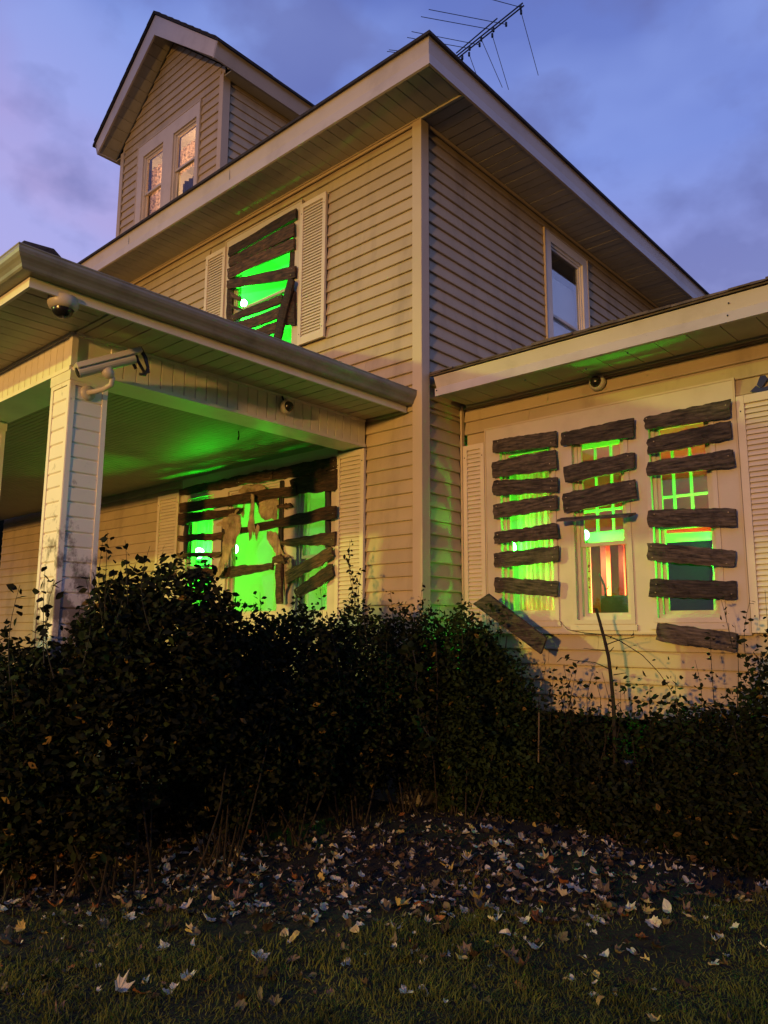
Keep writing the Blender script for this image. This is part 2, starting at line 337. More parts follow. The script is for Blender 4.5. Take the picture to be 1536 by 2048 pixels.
# corner post, frieze
cp = MB()
cp.hexa([(-.1, .005, .9), (-.1, -.014, .9), (.014, -.014, .9), (.014, .105, .9), (-.005, .105, .9), (-.005, .005, .9)], [(-.1, .005, 6.53), (-.1, -.014, 6.53), (.014, -.014, 6.53), (.014, .105, 6.53), (-.005, .105, 6.53), (-.005, .005, 6.53)])
cp.build('corner_post', 'trim_tan', house, bevel=.004)
b = MB(); FW.box(b, -9.2, -.101, -.01, .006, 6.50, 6.535); b.build('frieze', 'trim_tan', house)
b = MB(); SW.box(b, .106, 9.3, -.01, .006, 6.50, 6.535); b.build('frieze', 'trim_tan', house)
b = MB(); SW.box(b, .60, .64, -.006, .014, .95, 3.77); b.build('inside_corner_post', 'trim_tan', house)
for n, (a, c) in (('foundation', ((-9.2, -.002), (.02, .3))),):
    MB().box(-9.2, -.02, .02, .2, -.1, .95).build('foundation', 'foundation', house)
    MB().box(-.25, -.02, .21, 9.3, -.1, .95).build('foundation', 'foundation', house)
    MB().box(.01, 6.5, .67, .85, -.1, .93).build('foundation', 'foundation', house)
# main eaves
EX0, EY1 = -9.9, 9.6
def eave_path(d, z): return [(EX0, -d, z), (d, -d, z), (d, EY1, z)]
sweep(eave_path, [(.505, 6.845), (.522, 6.84), (.522, 6.825), (.497, 6.818), (.484, 6.675), (.498, 6.66), (.522, 6.53), (.502, 6.524), (.492, 6.55), (.47, 6.66), (.47, 6.83)]).build('eave_fascia', 'fascia_metal', house)
for (x, y) in ((-2.4, -.495), (-4.6, -.495)): MB().box(x-.004, x+.002, y-.0, y+.003, 6.66, 6.83).build('fascia_seam', 'gutter_metal', house)
PW = .13
def soffit_run(fr, u0, u1, d0, d1, z, parent, miter=None, name='soffit_panel', w=PW, m='soffit'):
    k = 0; u = u1
    while u > u0+.02:
        a = max(u-w, u0); mb = MB(); dz = random.uniform(-.0015, .0015)
        def ld(uu): return d1 if miter is None else max(d0, min(d1, miter(uu)))
        g = .006
        A = [fr.p(a+g, d0, z+dz), fr.p(u-g, d0, z+dz), fr.p(u-g, d1, z+dz), fr.p(a+g, d1, z+dz)]
        B = [p+Vector((0, 0, .012)) for p in A]
        # bevelled edges
        C2 = [fr.p(a, d0, z+.012), fr.p(u, d0, z+.012), fr.p(u, d1, z+.012), fr.p(a, d1, z+.012)]
        mb.hexa(A, C2); mb.build(name, m, parent); u -= w; k += 1
sof = MB().box(-9.9, .49, -.49, -.01, 6.56, 6.57); sof.box(.02, .49, .0, 9.6, 6.56, 6.57); sof = sof.build('eave_soffit', 'soffit', house)
soffit_run(FW, -7.2, .485, 0.01, .49, 6.54, sof)
soffit_run(SW, .0, 7.2, .0, .49, 6.54, sof)
MB().box(.0, .49, -.012, .008, 6.522, 6.54).build('soffit_channel', 'soffit', sof)
MB().box(-7.2, .0, -.02, -.004, 6.528, 6.54).build('soffit_channel', 'trim_tan', sof)
# main roof (hip)
rs = .52; A0 = Vector((-9.95, -.53, 6.845)); h = rs*5.05
rf = MB(); cx0, cx1 = -9.95+5.05, .53-5.05; cy = -.53+5.05
e = [(-9.95, -.53, 6.85), (.53, -.53, 6.85), (.53, 9.6, 6.85), (-9.95, 9.6, 6.85)]; r0, r1 = (cx0, cy, 6.85+h), (cx1, cy, 6.85+h)
rf.face([e[0], e[1], r1, r0]); rf.face([e[1], e[2], r1]); rf.face([e[2], e[3], r0, r1]); rf.face([e[3], e[0], r0]); rf.face([(p[0], p[1], p[2]-.03) for p in e])
for i in range(4): a, c = e[i], e[(i+1) % 4]; rf.face([a, c, (c[0], c[1], c[2]-.03), (a[0], a[1], a[2]-.03)])
rf.build('roof', 'shingle', house)
MB().box(-2.9, -2.4, 7.5, 8.2, 8.2, 10.2).build('chimney', 'foundation', house)
# upper window (front)
def casing(fr, parent, C, holes, d=.012, m='casing', dep=.03):
    us = sorted({C[0], C[1], *[h[0] for h in holes], *[h[1] for h in holes]}); zs = sorted({C[2], C[3], *[h[2] for h in holes], *[h[3] for h in holes]})
    mb = MB()
    for i in range(len(us)-1):
        for j in range(len(zs)-1):
            cu, cz = (us[i]+us[i+1])/2, (zs[j]+zs[j+1])/2
            if any(h[0] < cu < h[1] and h[2] < cz < h[3] for h in holes): continue
            mb.face([fr.p(us[i], d, zs[j]), fr.p(us[i+1], d, zs[j]), fr.p(us[i+1], d, zs[j+1]), fr.p(us[i], d, zs[j+1])])
    def rim(h, d0, d1):
        a, b2, c, e2 = h
        for (ua, za), (ub, zb) in (((a, c), (b2, c)), ((b2, c), (b2, e2)), ((b2, e2), (a, e2)), ((a, e2), (a, c))): mb.face([fr.p(ua, d0, za), fr.p(ub, d0, zb), fr.p(ub, d1, zb), fr.p(ua, d1, za)])
    rim(C, d, d-dep)
    for h in holes: rim(h, d, -.03)
    o = mb.build('window_casing', m, parent)
    # J-channel lip round the casing
    frame_rect(fr, MB(), C[0]-.016, C[1]+.016, C[2]-.016, C[3]+.016, .016, -.008, d+.006).build('channel_lip', 'trim_tan', o)
    return o
casing(FW, house, UPC, [UP]); sash_window(FW, house, *UP, mid=5.4)
casing(FW, house, PC, [PL, PM, PR])
for h in (PL, PM, PR): sash_window(FW, house, *h, mid=(2.30 if h is PM else 2.35))
casing(SW, house, SWC, [SWN], m='white_vinyl'); sash_window(SW, house, *SWN, mid=5.36, m='white_vinyl', gl='glass_double')
shutter(FW, house, -3.484, -3.078, 4.62, 6.28, 44); shutter(FW, house, -1.701, -1.29, 4.64, 6.285, 44)
shutter(FW, house, -1.07, -.69, 1.62, 3.345, 38); shutter(FW, house, -4.31, -3.84, 1.62, 3.285, 38)
shutter(WW, house, .016, .258, 1.62, 3.368, 40, rails=.045); shutter(WW, house, 2.524, 2.97, 1.60, 3.346, 40, rails=.055)
# rooms behind the windows
def room(x0, x1, y0, y1, z0, z1, m, name='room_walls'):
    mb = MB(); mb.face([(x0, y1, z0), (x1, y1, z0), (x1, y1, z1), (x0, y1, z1)]); mb.face([(x0, y0, z0), (x0, y1, z0), (x0, y1, z1), (x0, y0, z1)]); mb.face([(x1, y0, z0), (x1, y1, z0), (x1, y1, z1), (x1, y0, z1)])
    mb.face([(x0, y0, z0), (x1, y0, z0), (x1, y1, z0), (x0, y1, z0)]); mb.face([(x0, y0, z1), (x1, y0, z1), (x1, y1, z1), (x0, y1, z1)])
    return mb.build(name, m, house)
room(-3.3, -1.5, .125, 1.9, 4.3, 6.5, 'plaster')
room(-4.2, -.8, .125, 2.8, .9, 3.6, 'plaster')
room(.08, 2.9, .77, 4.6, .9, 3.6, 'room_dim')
MB().box(.1, 2.88, 4.5, 4.58, .9, 3.0).build('room_walls', 'salmon_wall', house)
MB().box(.09, .12, 1.8, 4.48, .9, 2.72).build('room_walls', 'salmon_wall', house)
room(-5.8, -3.4, .125, 2.6, 6.9, 9.0, 'plaster')
MB().face([(-.6, 2.0, 4.2), (-.6, 3.8, 4.2), (-.6, 3.8, 6.5), (-.6, 2.0, 6.5)]).build('room_walls', 'dark_cloth', house)
# ------------------------------------------------------------------ dormer
def apex(x): return 9.99-.84*abs(x-DX)
dw = MB(); o = -.018
def dclip(z):
    x = max(.002, (9.985-z)/.84); return (max(DL+.075, DX-x), min(DR-.075, DX+x))
for dd in (.018, .118):
    us = [DL, DC[0]+.1, DC[1]-.1, DR]
    dw.face([(DL, dd, 6.9), (D1[0], dd, 6.9), (D1[0], dd, apex(D1[0])), (DL, dd, apex(DL))])
    dw.face([(D1[1], dd, 6.9), (D2[0], dd, 6.9), (D2[0], dd, D1[3]), (D1[1], dd, D1[3])])
    dw.face([(D2[1], dd, 6.9), (DR, dd, 6.9), (DR, dd, apex(DR)), (D2[1], dd, apex(D2[1]))])
    dw.face([(D1[0], dd, D1[3]), (D2[1], dd, D1[3]), (D2[1], dd, apex(D2[1])), (DX, dd, 9.99), (D1[0], dd, apex(D1[0]))])
dw = dw.build('dormer_front_wall', 'siding', house)
siding(FW, DL+.075, DR-.075, 6.75, 9.9, [DC], dw, clip=dclip)
for s in (1, -1):
    x0 = DR if s > 0 else DL
    DS = Fr('S', x0)
    w = MB().face([(x0-.018*s, .02, 6.8), (x0-.018*s, 5, 6.8), (x0-.018*s, 5, 8.8), (x0-.018*s, .02, 8.8)]).build('dormer_side_wall', 'siding', house)
    if s > 0: siding(DS, .105, 3.4, 6.9, 8.76, [], w)
    c = MB(); c.hexa([(x0-.075*s, .004, 6.8), (x0-.075*s, -.012, 6.8), (x0+.012*s, -.012, 6.8), (x0+.012*s, .1, 6.8), (x0-.004*s, .1, 6.8), (x0-.004*s, .004, 6.8)], [(x0-.075*s, .004, 8.80), (x0-.075*s, -.012, 8.80), (x0+.012*s, -.012, 8.80), (x0+.012*s, .1, 8.80), (x0-.004*s, .1, 8.80), (x0-.004*s, .004, 8.80)])
    c.build('dormer_corner_post', 'trim_tan', house)
    # rake board
    r = MB(); P = [(DX, 10.233), (DX+1.56*s, 8.923), (DX+1.49*s, 8.737), (DX, 9.92)]
    r.hexa([(x, -.30, z) for x, z in P], [(x, -.275, z) for x, z in P]); r.build('rake_board', 'fascia_metal', house)
    # rake soffit with panels
    rs_ = MB(); L = 1.5
    rs_.hexa([(DX, -.275, 10.02), (DX+L*s, -.275, 10.02-.84*L), (DX+L*s, -.275, 10.04-.84*L), (DX, -.275, 10.04)], [(DX, .02, 10.02), (DX+L*s, .02, 10.02-.84*L), (DX+L*s, .02, 10.04-.84*L), (DX, .02, 10.04)])
    rs_ = rs_.build('rake_soffit', 'soffit', house); n = 12
    for i in range(n):
        a, c2 = L*i/n+.004, L*(i+1)/n-.004
        q = MB().hexa([(DX+a*s, -.274, 10.02-.84*a), (DX+c2*s, -.274, 10.02-.84*c2), (DX+c2*s, -.002, 10.02-.84*c2), (DX+a*s, -.002, 10.02-.84*a)], [(DX+a*s, -.274, 10.008-.84*a), (DX+c2*s, -.274, 10.008-.84*c2), (DX+c2*s, -.002, 10.008-.84*c2), (DX+a*s, -.002, 10.008-.84*a)])
        q.build('soffit_panel', 'soffit', rs_)
    # side eave: fascia and soffit
    xe = DX+1.56*s
    f = MB().hexa([(xe, -.30, 8.93), (xe-.07*s, -.30, 8.737), (xe-.1*s, -.30, 8.745), (xe-.04*s, -.30, 8.94)], [(xe, 4, 8.93), (xe-.07*s, 4, 8.737), (xe-.1*s, 4, 8.745), (xe-.04*s, 4, 8.94)]); f.build('dormer_eave_fascia', 'fascia_metal', house)
    MB().box(min(x0, xe-.09*s), max(x0, xe-.09*s), .0, 4, 8.75, 8.765).build('dormer_eave_soffit', 'soffit', house)
    t = MB(); a1 = (DX, 10.245); a2 = (DX+1.60*s, 10.245-.84*1.60); a3 = (a2[0], a2[1]+.035); a4 = (DX, 10.29)
    t.hexa([(x, -.325, z) for x, z in (a1, a2, a3, a4)], [(x, 4.6, z) for x, z in (a1, a2, a3, a4)]); t.build('dormer_roof', 'shingle', house)
    for i in range(9):        # shingle course edges showing along the rake
        q = (i+.5)/9*1.55; zz = 10.245-.84*q+.035
        MB().hexa([(DX+(q-.085)*s, -.335, zz+.0714+.004), (DX+(q+.085)*s, -.335, zz-.0714+.016), (DX+(q+.085)*s, -.335, zz-.0714-.01), (DX+(q-.085)*s, -.335, zz+.0714-.01)], [(DX+(q-.085)*s, .6, zz+.0714+.004), (DX+(q+.085)*s, .6, zz-.0714+.016), (DX+(q+.085)*s, .6, zz-.0714-.01), (DX+(q-.085)*s, .6, zz+.0714-.01)]).build('shingle', 'shingle', house)
casing(FW, house, DC, [D1, D2]); sash_window(FW, house, *D1, mid=7.86); sash_window(FW, house, *D2, mid=7.90)
# ------------------------------------------------------------------ wing
wing = sheathing(WW, 0.03, 6.4, .3, 3.9, [W1, W2, W3], house, 'wing_wall')
siding(WW, .016, 6.3, .93, 3.76, [WC, (0.01, .262, 1.6, 3.37), (2.52, 2.98, 1.58, 3.35)], wing)
casing(WW, house, WC, [W1, W2, W3], d=.022)
for h in (W1, W2, W3):
    sash_window(WW, house, *h, mid={W1: 2.42, W2: 2.33, W3: 2.42}[h])
    frame_rect(WW, MB(), h[0]-.035, h[1]+.035, h[2]-.035, h[3]+.03, .035, .0225, .036).build('inner_trim', 'casing', house)
MB().box(W1[0]-.06, W1[1]+.05, .60, .64, W1[2]-.085, W1[2]-.04).build('window_sill', 'casing', house)
MB().box(W2[0]-.06, W2[1]+.05, .60, .64, W2[2]-.085, W2[2]-.04).build('window_sill', 'casing', house)
MB().box(W3[0]-.06, W3[1]+.05, .60, .64, W3[2]-.085, W3[2]-.04).build('window_sill', 'casing', house)
f = MB().hexa([(.06, .103, 3.925), (.078, .125, 3.82), (.068, .110, 3.812), (.086, .088, 3.73), (.086, .125, 3.73), (.06, .14, 3.93)], [(3.06, .103, 3.925), (3.06, .125, 3.82), (3.06, .110, 3.812), (3.06, .088, 3.73), (3.06, .125, 3.73), (3.06, .14, 3.93)])
wf = f.build('wing_fascia', 'fascia_metal', house)
for (u, v, y) in ((873, 781, .097), (1050, 760, .097), (1255, 706, .097), (1293, 673, .107), (1455, 631, .097), (1457, 606, .107), (1172, 738, .107)):
    MB().lathe(PY(u, v, y), (0, -1, 0), [(.0001, .004), (.006, .003), (.007, -.003)], 8).build('nail', 'black_plastic', wf)
ws = MB().box(.06, 3.05, .12, .64, 3.79, 3.80).build('wing_soffit', 'soffit', house)
k = 3.05
while k > .1:
    a = max(k-.24, .06); MB().hexa([(a+.004, .125, 3.757), (k-.004, .125, 3.757), (k-.004, .638, 3.772), (a+.004, .638, 3.772)], [(a+.001, .125, 3.79), (k-.001, .125, 3.79), (k-.001, .638, 3.79), (a+.001, .638, 3.79)]).build('soffit_panel', 'soffit', ws); k -= .24
MB().box(3.05, 3.09, .11, 6, 3.73, 3.93).build('wing_fascia', 'fascia_metal', house)
MB().box(.05, 6.3, .618, .642, 3.755, 3.775).build('soffit_channel', 'soffit', house)
wr = MB(); wr.hexa([(.02, .085, 3.932), (3.12, .085, 3.932), (3.12, 5.5, 4.9), (.02, 5.5, 4.9)], [(.02, .085, 3.945), (3.12, .085, 3.945), (3.12, 5.5, 4.915), (.02, 5.5, 4.915)]); wr = wr.build('wing_roof', 'shingle_worn', house)
x = .03
while x < 3.12:
    w = random.uniform(.09, .2); a, c = x, min(x+w, 3.13); j = random.uniform(-.012, .008); hh = random.uniform(.012, .024)
    MB().hexa([(a, .07+j, 3.945), (c, .07+j, 3.945), (c, .4, 4.01), (a, .4, 4.01)], [(a, .07+j, 3.945+hh), (c, .07+j, 3.945+hh*random.uniform(.7, 1.3)), (c, .4, 4.03), (a, .4, 4.03)]).build('shingle', 'shingle_worn', wr); x += w
# ------------------------------------------------------------------ porch
porch = house
XF, YF = -.165, -3.475
def ppath(d, z): return [(-10.5, YF-d, z), (XF+d, YF-d, z), (XF+d, -.018, z)]
sweep(ppath, [(0, 3.60), (0, 3.70), (-.02, 3.70), (-.02, 3.60)]).build('porch_fascia', 'white_vinyl', porch)
sweep(ppath, [(.001, 3.665), (.072, 3.662), (.080, 3.672), (.086, 3.690), (.096, 3.708), (.108, 3.724), (.117, 3.742), (.121, 3.762), (.121, 3.778), (.124, 3.783), (.124, 3.79), (.112, 3.79), (.110, 3.76), (.1, 3.73), (.084, 3.70), (.068, 3.672), (.001, 3.674), (.001, 3.79), (-.003, 3.79), (-.003, 3.665)]).build('gutter', 'gutter_metal', porch)
for y in (-.15, -1.0, -1.9, -2.8): MB().box(XF-.002, XF+.12, y-.012, y+.012, 3.786, 3.796).build('gutter_strap', 'black_plastic', porch)
ps = MB().box(-10.4, XF-.02, YF+.02, -2.945, 3.645, 3.655); ps.box(-.69, XF-.02, -2.93, -.01, 3.645, 3.655); ps = ps.build('porch_soffit', 'soffit', porch)
PSF = Fr('F', -2.942); PSS = Fr('S', -.695)
soffit_run(PSS, -2.93, -.02, .0, .505, 3.628, ps, w=.13)
soffit_run(PSF, -4.6, XF-.03, .0, .505, 3.628, ps, w=.13)
# beam boxes + bead panels
bm_ = MB().box(-10.4, -.705, -2.93, -2.65, 3.362, 3.65).build('porch_beam', 'white_vinyl', porch)
bs_ = MB().box(-.985, -.707, -2.64, -.02, 3.362, 3.65).build('porch_beam', 'white_vinyl', porch)
def panels(fr, u0, u1, parent, w=.102):
    u = u1
    while u > u0+.02:
        a = max(u-w, u0); mb = MB(); g = .005
        mb.hexa([fr.p(a+g, 0, 3.385), fr.p(u-g, 0, 3.385), fr.p(u-g, 0, 3.608), fr.p(a+g, 0, 3.608)], [fr.p(a+.001, -.009, 3.38), fr.p(u-.001, -.009, 3.38), fr.p(u-.001, -.009, 3.61), fr.p(a+.001, -.009, 3.61)])
        mb.build('beam_panel', 'white_vinyl', parent); u -= w
panels(Fr('F', -2.942), -4.3, -.73, bm_); panels(Fr('S', -.695), -2.68, -.01, bs_)
for a in ((-10.4, -.70, -2.955, -2.93, 3.355, 3.382), (-10.4, -.70, -2.953, -2.93, 3.608, 3.628)): MB().box(*a).build('beam_edge', 'white_vinyl', bm_)
for a in ((-.705, -.682, -2.93, -.015, 3.355, 3.382), (-.705, -.684, -2.93, -.015, 3.608, 3.628)): MB().box(*a).build('beam_edge', 'white_vinyl', bs_)
MB().box(-.73, -.684, -2.953, -2.91, 3.383, 3.607).build('beam_edge', 'white_vinyl', bm_)
# porch ceiling: beadboard with real grooves
pc = MB(); x = -10.4; n = 0; y0, y1 = -2.66, -.016
yy = y0
while yy < y1:
    e = min(yy+.05, y1)
    pc.hexa([(-10.4, yy+.004, 3.44), (-.98, yy+.004, 3.44), (-.98, e-.002, 3.44), (-10.4, e-.002, 3.44)], [(-10.4, yy, 3.452), (-.98, yy, 3.452), (-.98, e, 3.452), (-10.4, e, 3.452)]); yy += .05
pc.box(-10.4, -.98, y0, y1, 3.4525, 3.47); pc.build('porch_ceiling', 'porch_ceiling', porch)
# column(s)
def column(x0, x1, y0, y1, label=None):
    c = MB().box(x0+.01, x1-.01, y0+.01, y1-.01, .4, 3.362).build('porch_column', 'column_vinyl', porch)
    for fr, a, b2 in ((Fr('F', y0), x0, x1), (Fr('S', x1), y0, y1)):
        frame_rect(fr, MB(), a, b2, .6, 3.285, .036, -.011, .004, wt=.03).build('column_trim', 'column_vinyl', c)
        z = 3.255-.1
        while z > .7:
            mb = MB(); mb.hexa([fr.p(a+.037, -.011, z), fr.p(a+.037, -.001, z+.012), fr.p(a+.037, -.002, z+.096), fr.p(a+.037, -.011, z+.099)], [fr.p(b2-.037, -.011, z), fr.p(b2-.037, -.001, z+.012), fr.p(b2-.037, -.002, z+.096), fr.p(b2-.037, -.011, z+.099)])
            mb.build('siding_board', 'column_vinyl', c); z -= .1015
    MB().box(x0-.008, x1+.008, y0-.008, y1+.008, 3.285, 3.355).build('column_capital', 'white_vinyl', c)
    return c
column(-.975, -.695, -2.942, -2.67)
column(-2.72, -2.44, -2.942, -2.67)
column(-5.4, -5.12, -2.942, -2.67)
# porch roof: low hip, starts behind the gutter
pr = MB(); zr = 3.80; s_ = .44
c0 = (XF+.09, YF-.09, zr); ap = 1.9
pr.face([(-10.5, YF-.09, zr), c0, (XF+.09-2.2, YF-.09+2.2, zr+2.2*s_), (-10.5, YF-.09+2.2, zr+2.2*s_)])
pr.face([c0, (XF+.09, -.02, zr), (XF+.09-2.2, -.02, zr+2.2*s_*.62), (XF+.09-2.2, YF-.09+2.2, zr+2.2*s_*.62)])
pr.face([(-10.5, YF-.09+2.2, zr+2.2*s_*.62), (XF+.09-2.2, YF-.09+2.2, zr+2.2*s_*.62), (XF+.09-2.2, -.02, zr+2.2*s_*.62), (-10.5, -.02, zr+2.2*s_*.62)])
pr = pr.build('porch_roof', 'shingle', porch)
# raised hip shingles at the corner
hp = MB(); hp.hexa([(-.12, -3.56, 3.79), (-.12, -3.26, 3.79), (-.5, -3.26, 3.79), (-.5, -3.56, 3.79)], [(-.15, -3.53, 3.865), (-.135, -3.36, 3.875), (-.48, -3.30, 3.90), (-.48, -3.54, 3.865)]); hp.build('hip_cap', 'shingle', pr)
MB().box(-10.3, -.75, -2.9, -.05, .35, .5).build('porch_floor', 'foundation', porch)

# ------------------------------------------------------------------ boards nailed over windows
def plank(quad, y, thick, label, m='wood_dark', group=None, jag=.012, seg=12, name='wooden_board', ripple=.006, tilt=None):
    """quad = TL, TR, BR, BL measured in the photo, taken onto the real plane y; becomes a solid plank with worn edges"""
    P = [PY(u, v, y) for u, v in quad]
    c = sum(P, Vector())/4; dx = ((P[1]+P[2])-(P[0]+P[3])); ang = math.atan2(dx.z, dx.x)
    ca, sa = math.cos(-ang), math.sin(-ang)
    def loc(p): q = p-c; return (q.x*ca-q.z*sa, q.x*sa+q.z*ca)
    TL, TR, BR, BL = [loc(p) for p in P]
    vs, fs = [], []; jt = jb = 0; n = seg
    ph = random.uniform(0, 9)
    for i in range(n+1):
        t = i/n; jt = jt*.5+random.uniform(-jag, jag)*.6; jb = jb*.5+random.uniform(-jag, jag)*.6
        if i in (0, n): jt -= .004; jb += .004
        xt, zt = TL[0]+(TR[0]-TL[0])*t, TL[1]+(TR[1]-TL[1])*t+jt; xb, zb = BL[0]+(BR[0]-BL[0])*t, BL[1]+(BR[1]-BL[1])*t+jb
        w = ripple*math.sin(t*5+ph)
        for k in range(5):      # rows top->bottom with a slightly uneven face
            s = k/4; e = .006 if k in (0, 4) else random.uniform(-.004, .003)
            ex = random.uniform(-.008, .008) if i in (0, n) else 0
            vs.append((xt+(xb-xt)*s+ex, e+w, zt+(zb-zt)*s))
        for k in range(5):
            s = k/4; vs.append((xt+(xb-xt)*s, thick+w, zt+(zb-zt)*s))
    R = 10
    for i in range(n):
        for k in range(4):
            a = i*R+k; fs.append((a, a+1, a+R+1, a+R)); fs.append((a+5, a+R+5, a+R+6, a+6))
        a = i*R; fs.append((a, a+R, a+R+5, a+5)); fs.append((a+4, a+9, a+R+9, a+R+4))
    for b0 in (0, n*R):
        for k in range(4): fs.append((b0+k, b0+k+5, b0+k+6, b0+k+1) if b0 == 0 else (b0+k, b0+k+1, b0+k+6, b0+k+5))
    me = bpy.data.meshes.new(name); me.from_pydata(vs, [], fs); me.materials.append(M[m])
    o = bpy.data.objects.new(name, me); link(o, c); o.rotation_euler = (tilt or 0, -ang, 0)
    if name == 'wooden_board' and abs(TL[0]-TR[0]) > .3 and m != 'frame_black':
        for sx in (-1, 1):
            for sz in (.25, -.25):
                if random.random() < .5: continue
                hx = (abs(TR[0])-random.uniform(.025, .06))*sx; hz = sz*abs(TL[1]-BL[1])+random.uniform(-.01, .01)+((TR[1]+BR[1])/2 if sx > 0 else (TL[1]+BL[1])/2)
                nb = MB().lathe((hx, -.004+random.uniform(-.003, .002), hz), (0, -1, 0), [(.0003, .006), (.0045, .005), (.005, -.004)], 7)
                nm = bpy.data.meshes.new('nail'); nm.from_pydata(nb.v, [], nb.f); nm.materials.append(M['nail_steel']); no = bpy.data.objects.new('nail', nm); col.objects.link(no); no.parent = o
    return tag(o, label, 'board', group)
def cq(q, ox, oy, s): return [(ox+a*s, oy+b*s) for a, b in q]
GU, GP, GW = 'boards nailed over the upstairs window', 'boards nailed over the porch window', 'boards nailed over the wing windows'
S3 = (380, 360, .2214)
UPB = [([(345, 605), (955, 252), (955, 345), (345, 690)], 'topmost dark board across the upstairs green window'),
 ([(345, 697), (938, 378), (938, 503), (345, 785)], 'second board from the top of the upstairs green window'),
 ([(330, 800), (932, 512), (932, 622), (340, 895)], 'third board down, meeting the left end of the lone middle board upstairs'),
 ([(333, 905), (950, 768), (942, 882), (335, 985)], 'lone board crossing the middle of the upstairs window with green gaps on both sides'),
 ([(375, 1215), (820, 1030), (822, 1105), (355, 1285)], 'broken board ending short of the right side below the bright lamp upstairs'),
 ([(400, 1298), (815, 1138), (790, 1238), (480, 1360)], 'board just above the porch gutter in the upstairs window'),
 ([(560, 1360), (790, 1265), (770, 1368), (640, 1420)], 'lowest visible board of the upstairs window, touching the gutter line')]
for i, (q, l) in enumerate(UPB): plank(cq(q, *S3), -.055-.002*i, .03, l, 'wood_brown', GU, jag=.006)
plank(cq([(875, 890), (935, 895), (810, 1440), (745, 1420)], *S3), -.10, .028, 'board leaning diagonally over the lower right of the upstairs window', 'wood_brown', GU)
plank(cq([(900, 640), (938, 640), (930, 1000), (898, 1000)], *S3), -.025, .025, 'upright strip behind the boards at the right side of the upstairs window', 'wood_brown', GU, jag=.003)
plank(cq([(895, 1000), (938, 1000), (938, 1310), (850, 1305)], *S3), -.06, .03, 'short splintered upright board at lower right of the upstairs window', 'wood_brown', GU, jag=.01)
plank(cq([(332, 980), (378, 975), (372, 1260), (325, 1275)], *S3), -.025, .025, 'upright strip along the left side of the upstairs window', 'wood_brown', GU, jag=.003)
plank(cq([(360, 1005), (455, 1055), (450, 1095), (362, 1062)], *S3), -.06, .02, 'upper splintered stub at the left of the upstairs window', 'wood_brown', GU, jag=.01, seg=5)
plank(cq([(362, 1110), (468, 1160), (465, 1175), (362, 1145)], *S3), -.06, .02, 'lower splintered stub at the left of the upstairs window', 'wood_brown', GU, jag=.01, seg=5)
S5 = (350, 890, .2279)
PB = [([(35, 388), (560, 268), (562, 352), (40, 450)], 'top left board of the porch window, hard under the casing', 0),
 ([(545, 270), (855, 213), (850, 312), (545, 350)], 'short top middle board of the porch window with a pale scrape', 1),
 ([(850, 213), (1415, 95), (1415, 205), (850, 312)], 'top right board of the porch window, reaching the right shutter', 0),
 ([(1005, 300), (1412, 203), (1412, 388), (1040, 440)], 'second right board of the porch window, wide and nearly black', 1),
 ([(35, 512), (1060, 352), (1062, 442), (35, 602)], 'long board under the top row running most of the porch window', 2),
 ([(25, 600), (590, 545), (562, 612), (25, 702)], 'third board at the left of the porch window with a torn right end', 3),
 ([(20, 797), (415, 765), (415, 832), (20, 847)], 'thin board across the left pane of the porch window above the bright lamp', 1),
 ([(10, 945), (415, 930), (392, 978), (10, 990)], 'narrow board crossing the lamp at the left pane of the porch window', 1),
 ([(100, 1092), (440, 1070), (430, 1150), (100, 1182)], 'lowest left board of the porch window, partly hidden by the shrub', 1),
 ([(480, 745), (1405, 530), (1405, 640), (520, 788)], 'long slanting board through the middle of the porch window, pointed at its left end', 4),
 ([(920, 842), (1402, 758), (1395, 872), (925, 885)], 'board at the right pane of the porch window below the slanting board', 2),
 ([(955, 1115), (1365, 893), (1385, 985), (975, 1215)], 'upper steep diagonal board at the lower right of the porch window', 3),
 ([(1035, 1265), (1370, 1038), (1388, 1150), (1075, 1345)], 'lower steep diagonal board at the lower right of the porch window', 2),
 ([(430, 1078), (850, 1030), (852, 1100), (430, 1168)], 'low board across the middle pane of the porch window above the leaves', 1),
 ([(893, 522), (1000, 510), (1025, 545), (893, 558)], 'small stub of board beside the right mullion of the porch window', 1),
 ([(850, 982), (935, 962), (962, 1035), (850, 1037)], 'small stub of board at the foot of the torn cloth', 5)]
for i, (q, l, k) in enumerate(PB): plank(cq(q, *S5), -.045-.012*k-.0004*i, .026, l, 'wood_brown', GP, jag=.016, seg=16, ripple=.003)
plank(cq([(915, 310), (950, 310), (942, 945), (905, 940)], *S5), -.03, .018, 'black upright strip right of the middle pane of the porch window', 'frame_black', GP, jag=.001)
plank(cq([(1320, 395), (1362, 395), (1358, 905), (1318, 905)], *S5), -.03, .018, 'black upright strip right of the right pane of the porch window', 'frame_black', GP, jag=.001)
plank(cq([(78, 700), (122, 700), (108, 1000), (72, 1000)], *S5), -.03, .018, 'black upright strip left of the left pane of the porch window', 'frame_black', GP, jag=.001)
plank(cq([(405, 660), (438, 660), (430, 1060), (398, 1060)], *S5), -.03, .018, 'black upright strip left of the middle pane of the porch window', 'frame_black', GP, jag=.001)
plank(cq([(880, 1038), (932, 1038), (935, 1390), (878, 1390)], *S5), -.11, .03, 'upright bark brown post under the torn cloth', 'wood_brown', GP, jag=.01)
A = (960, 820, .2214); Bc = (1260, 780, .2246)
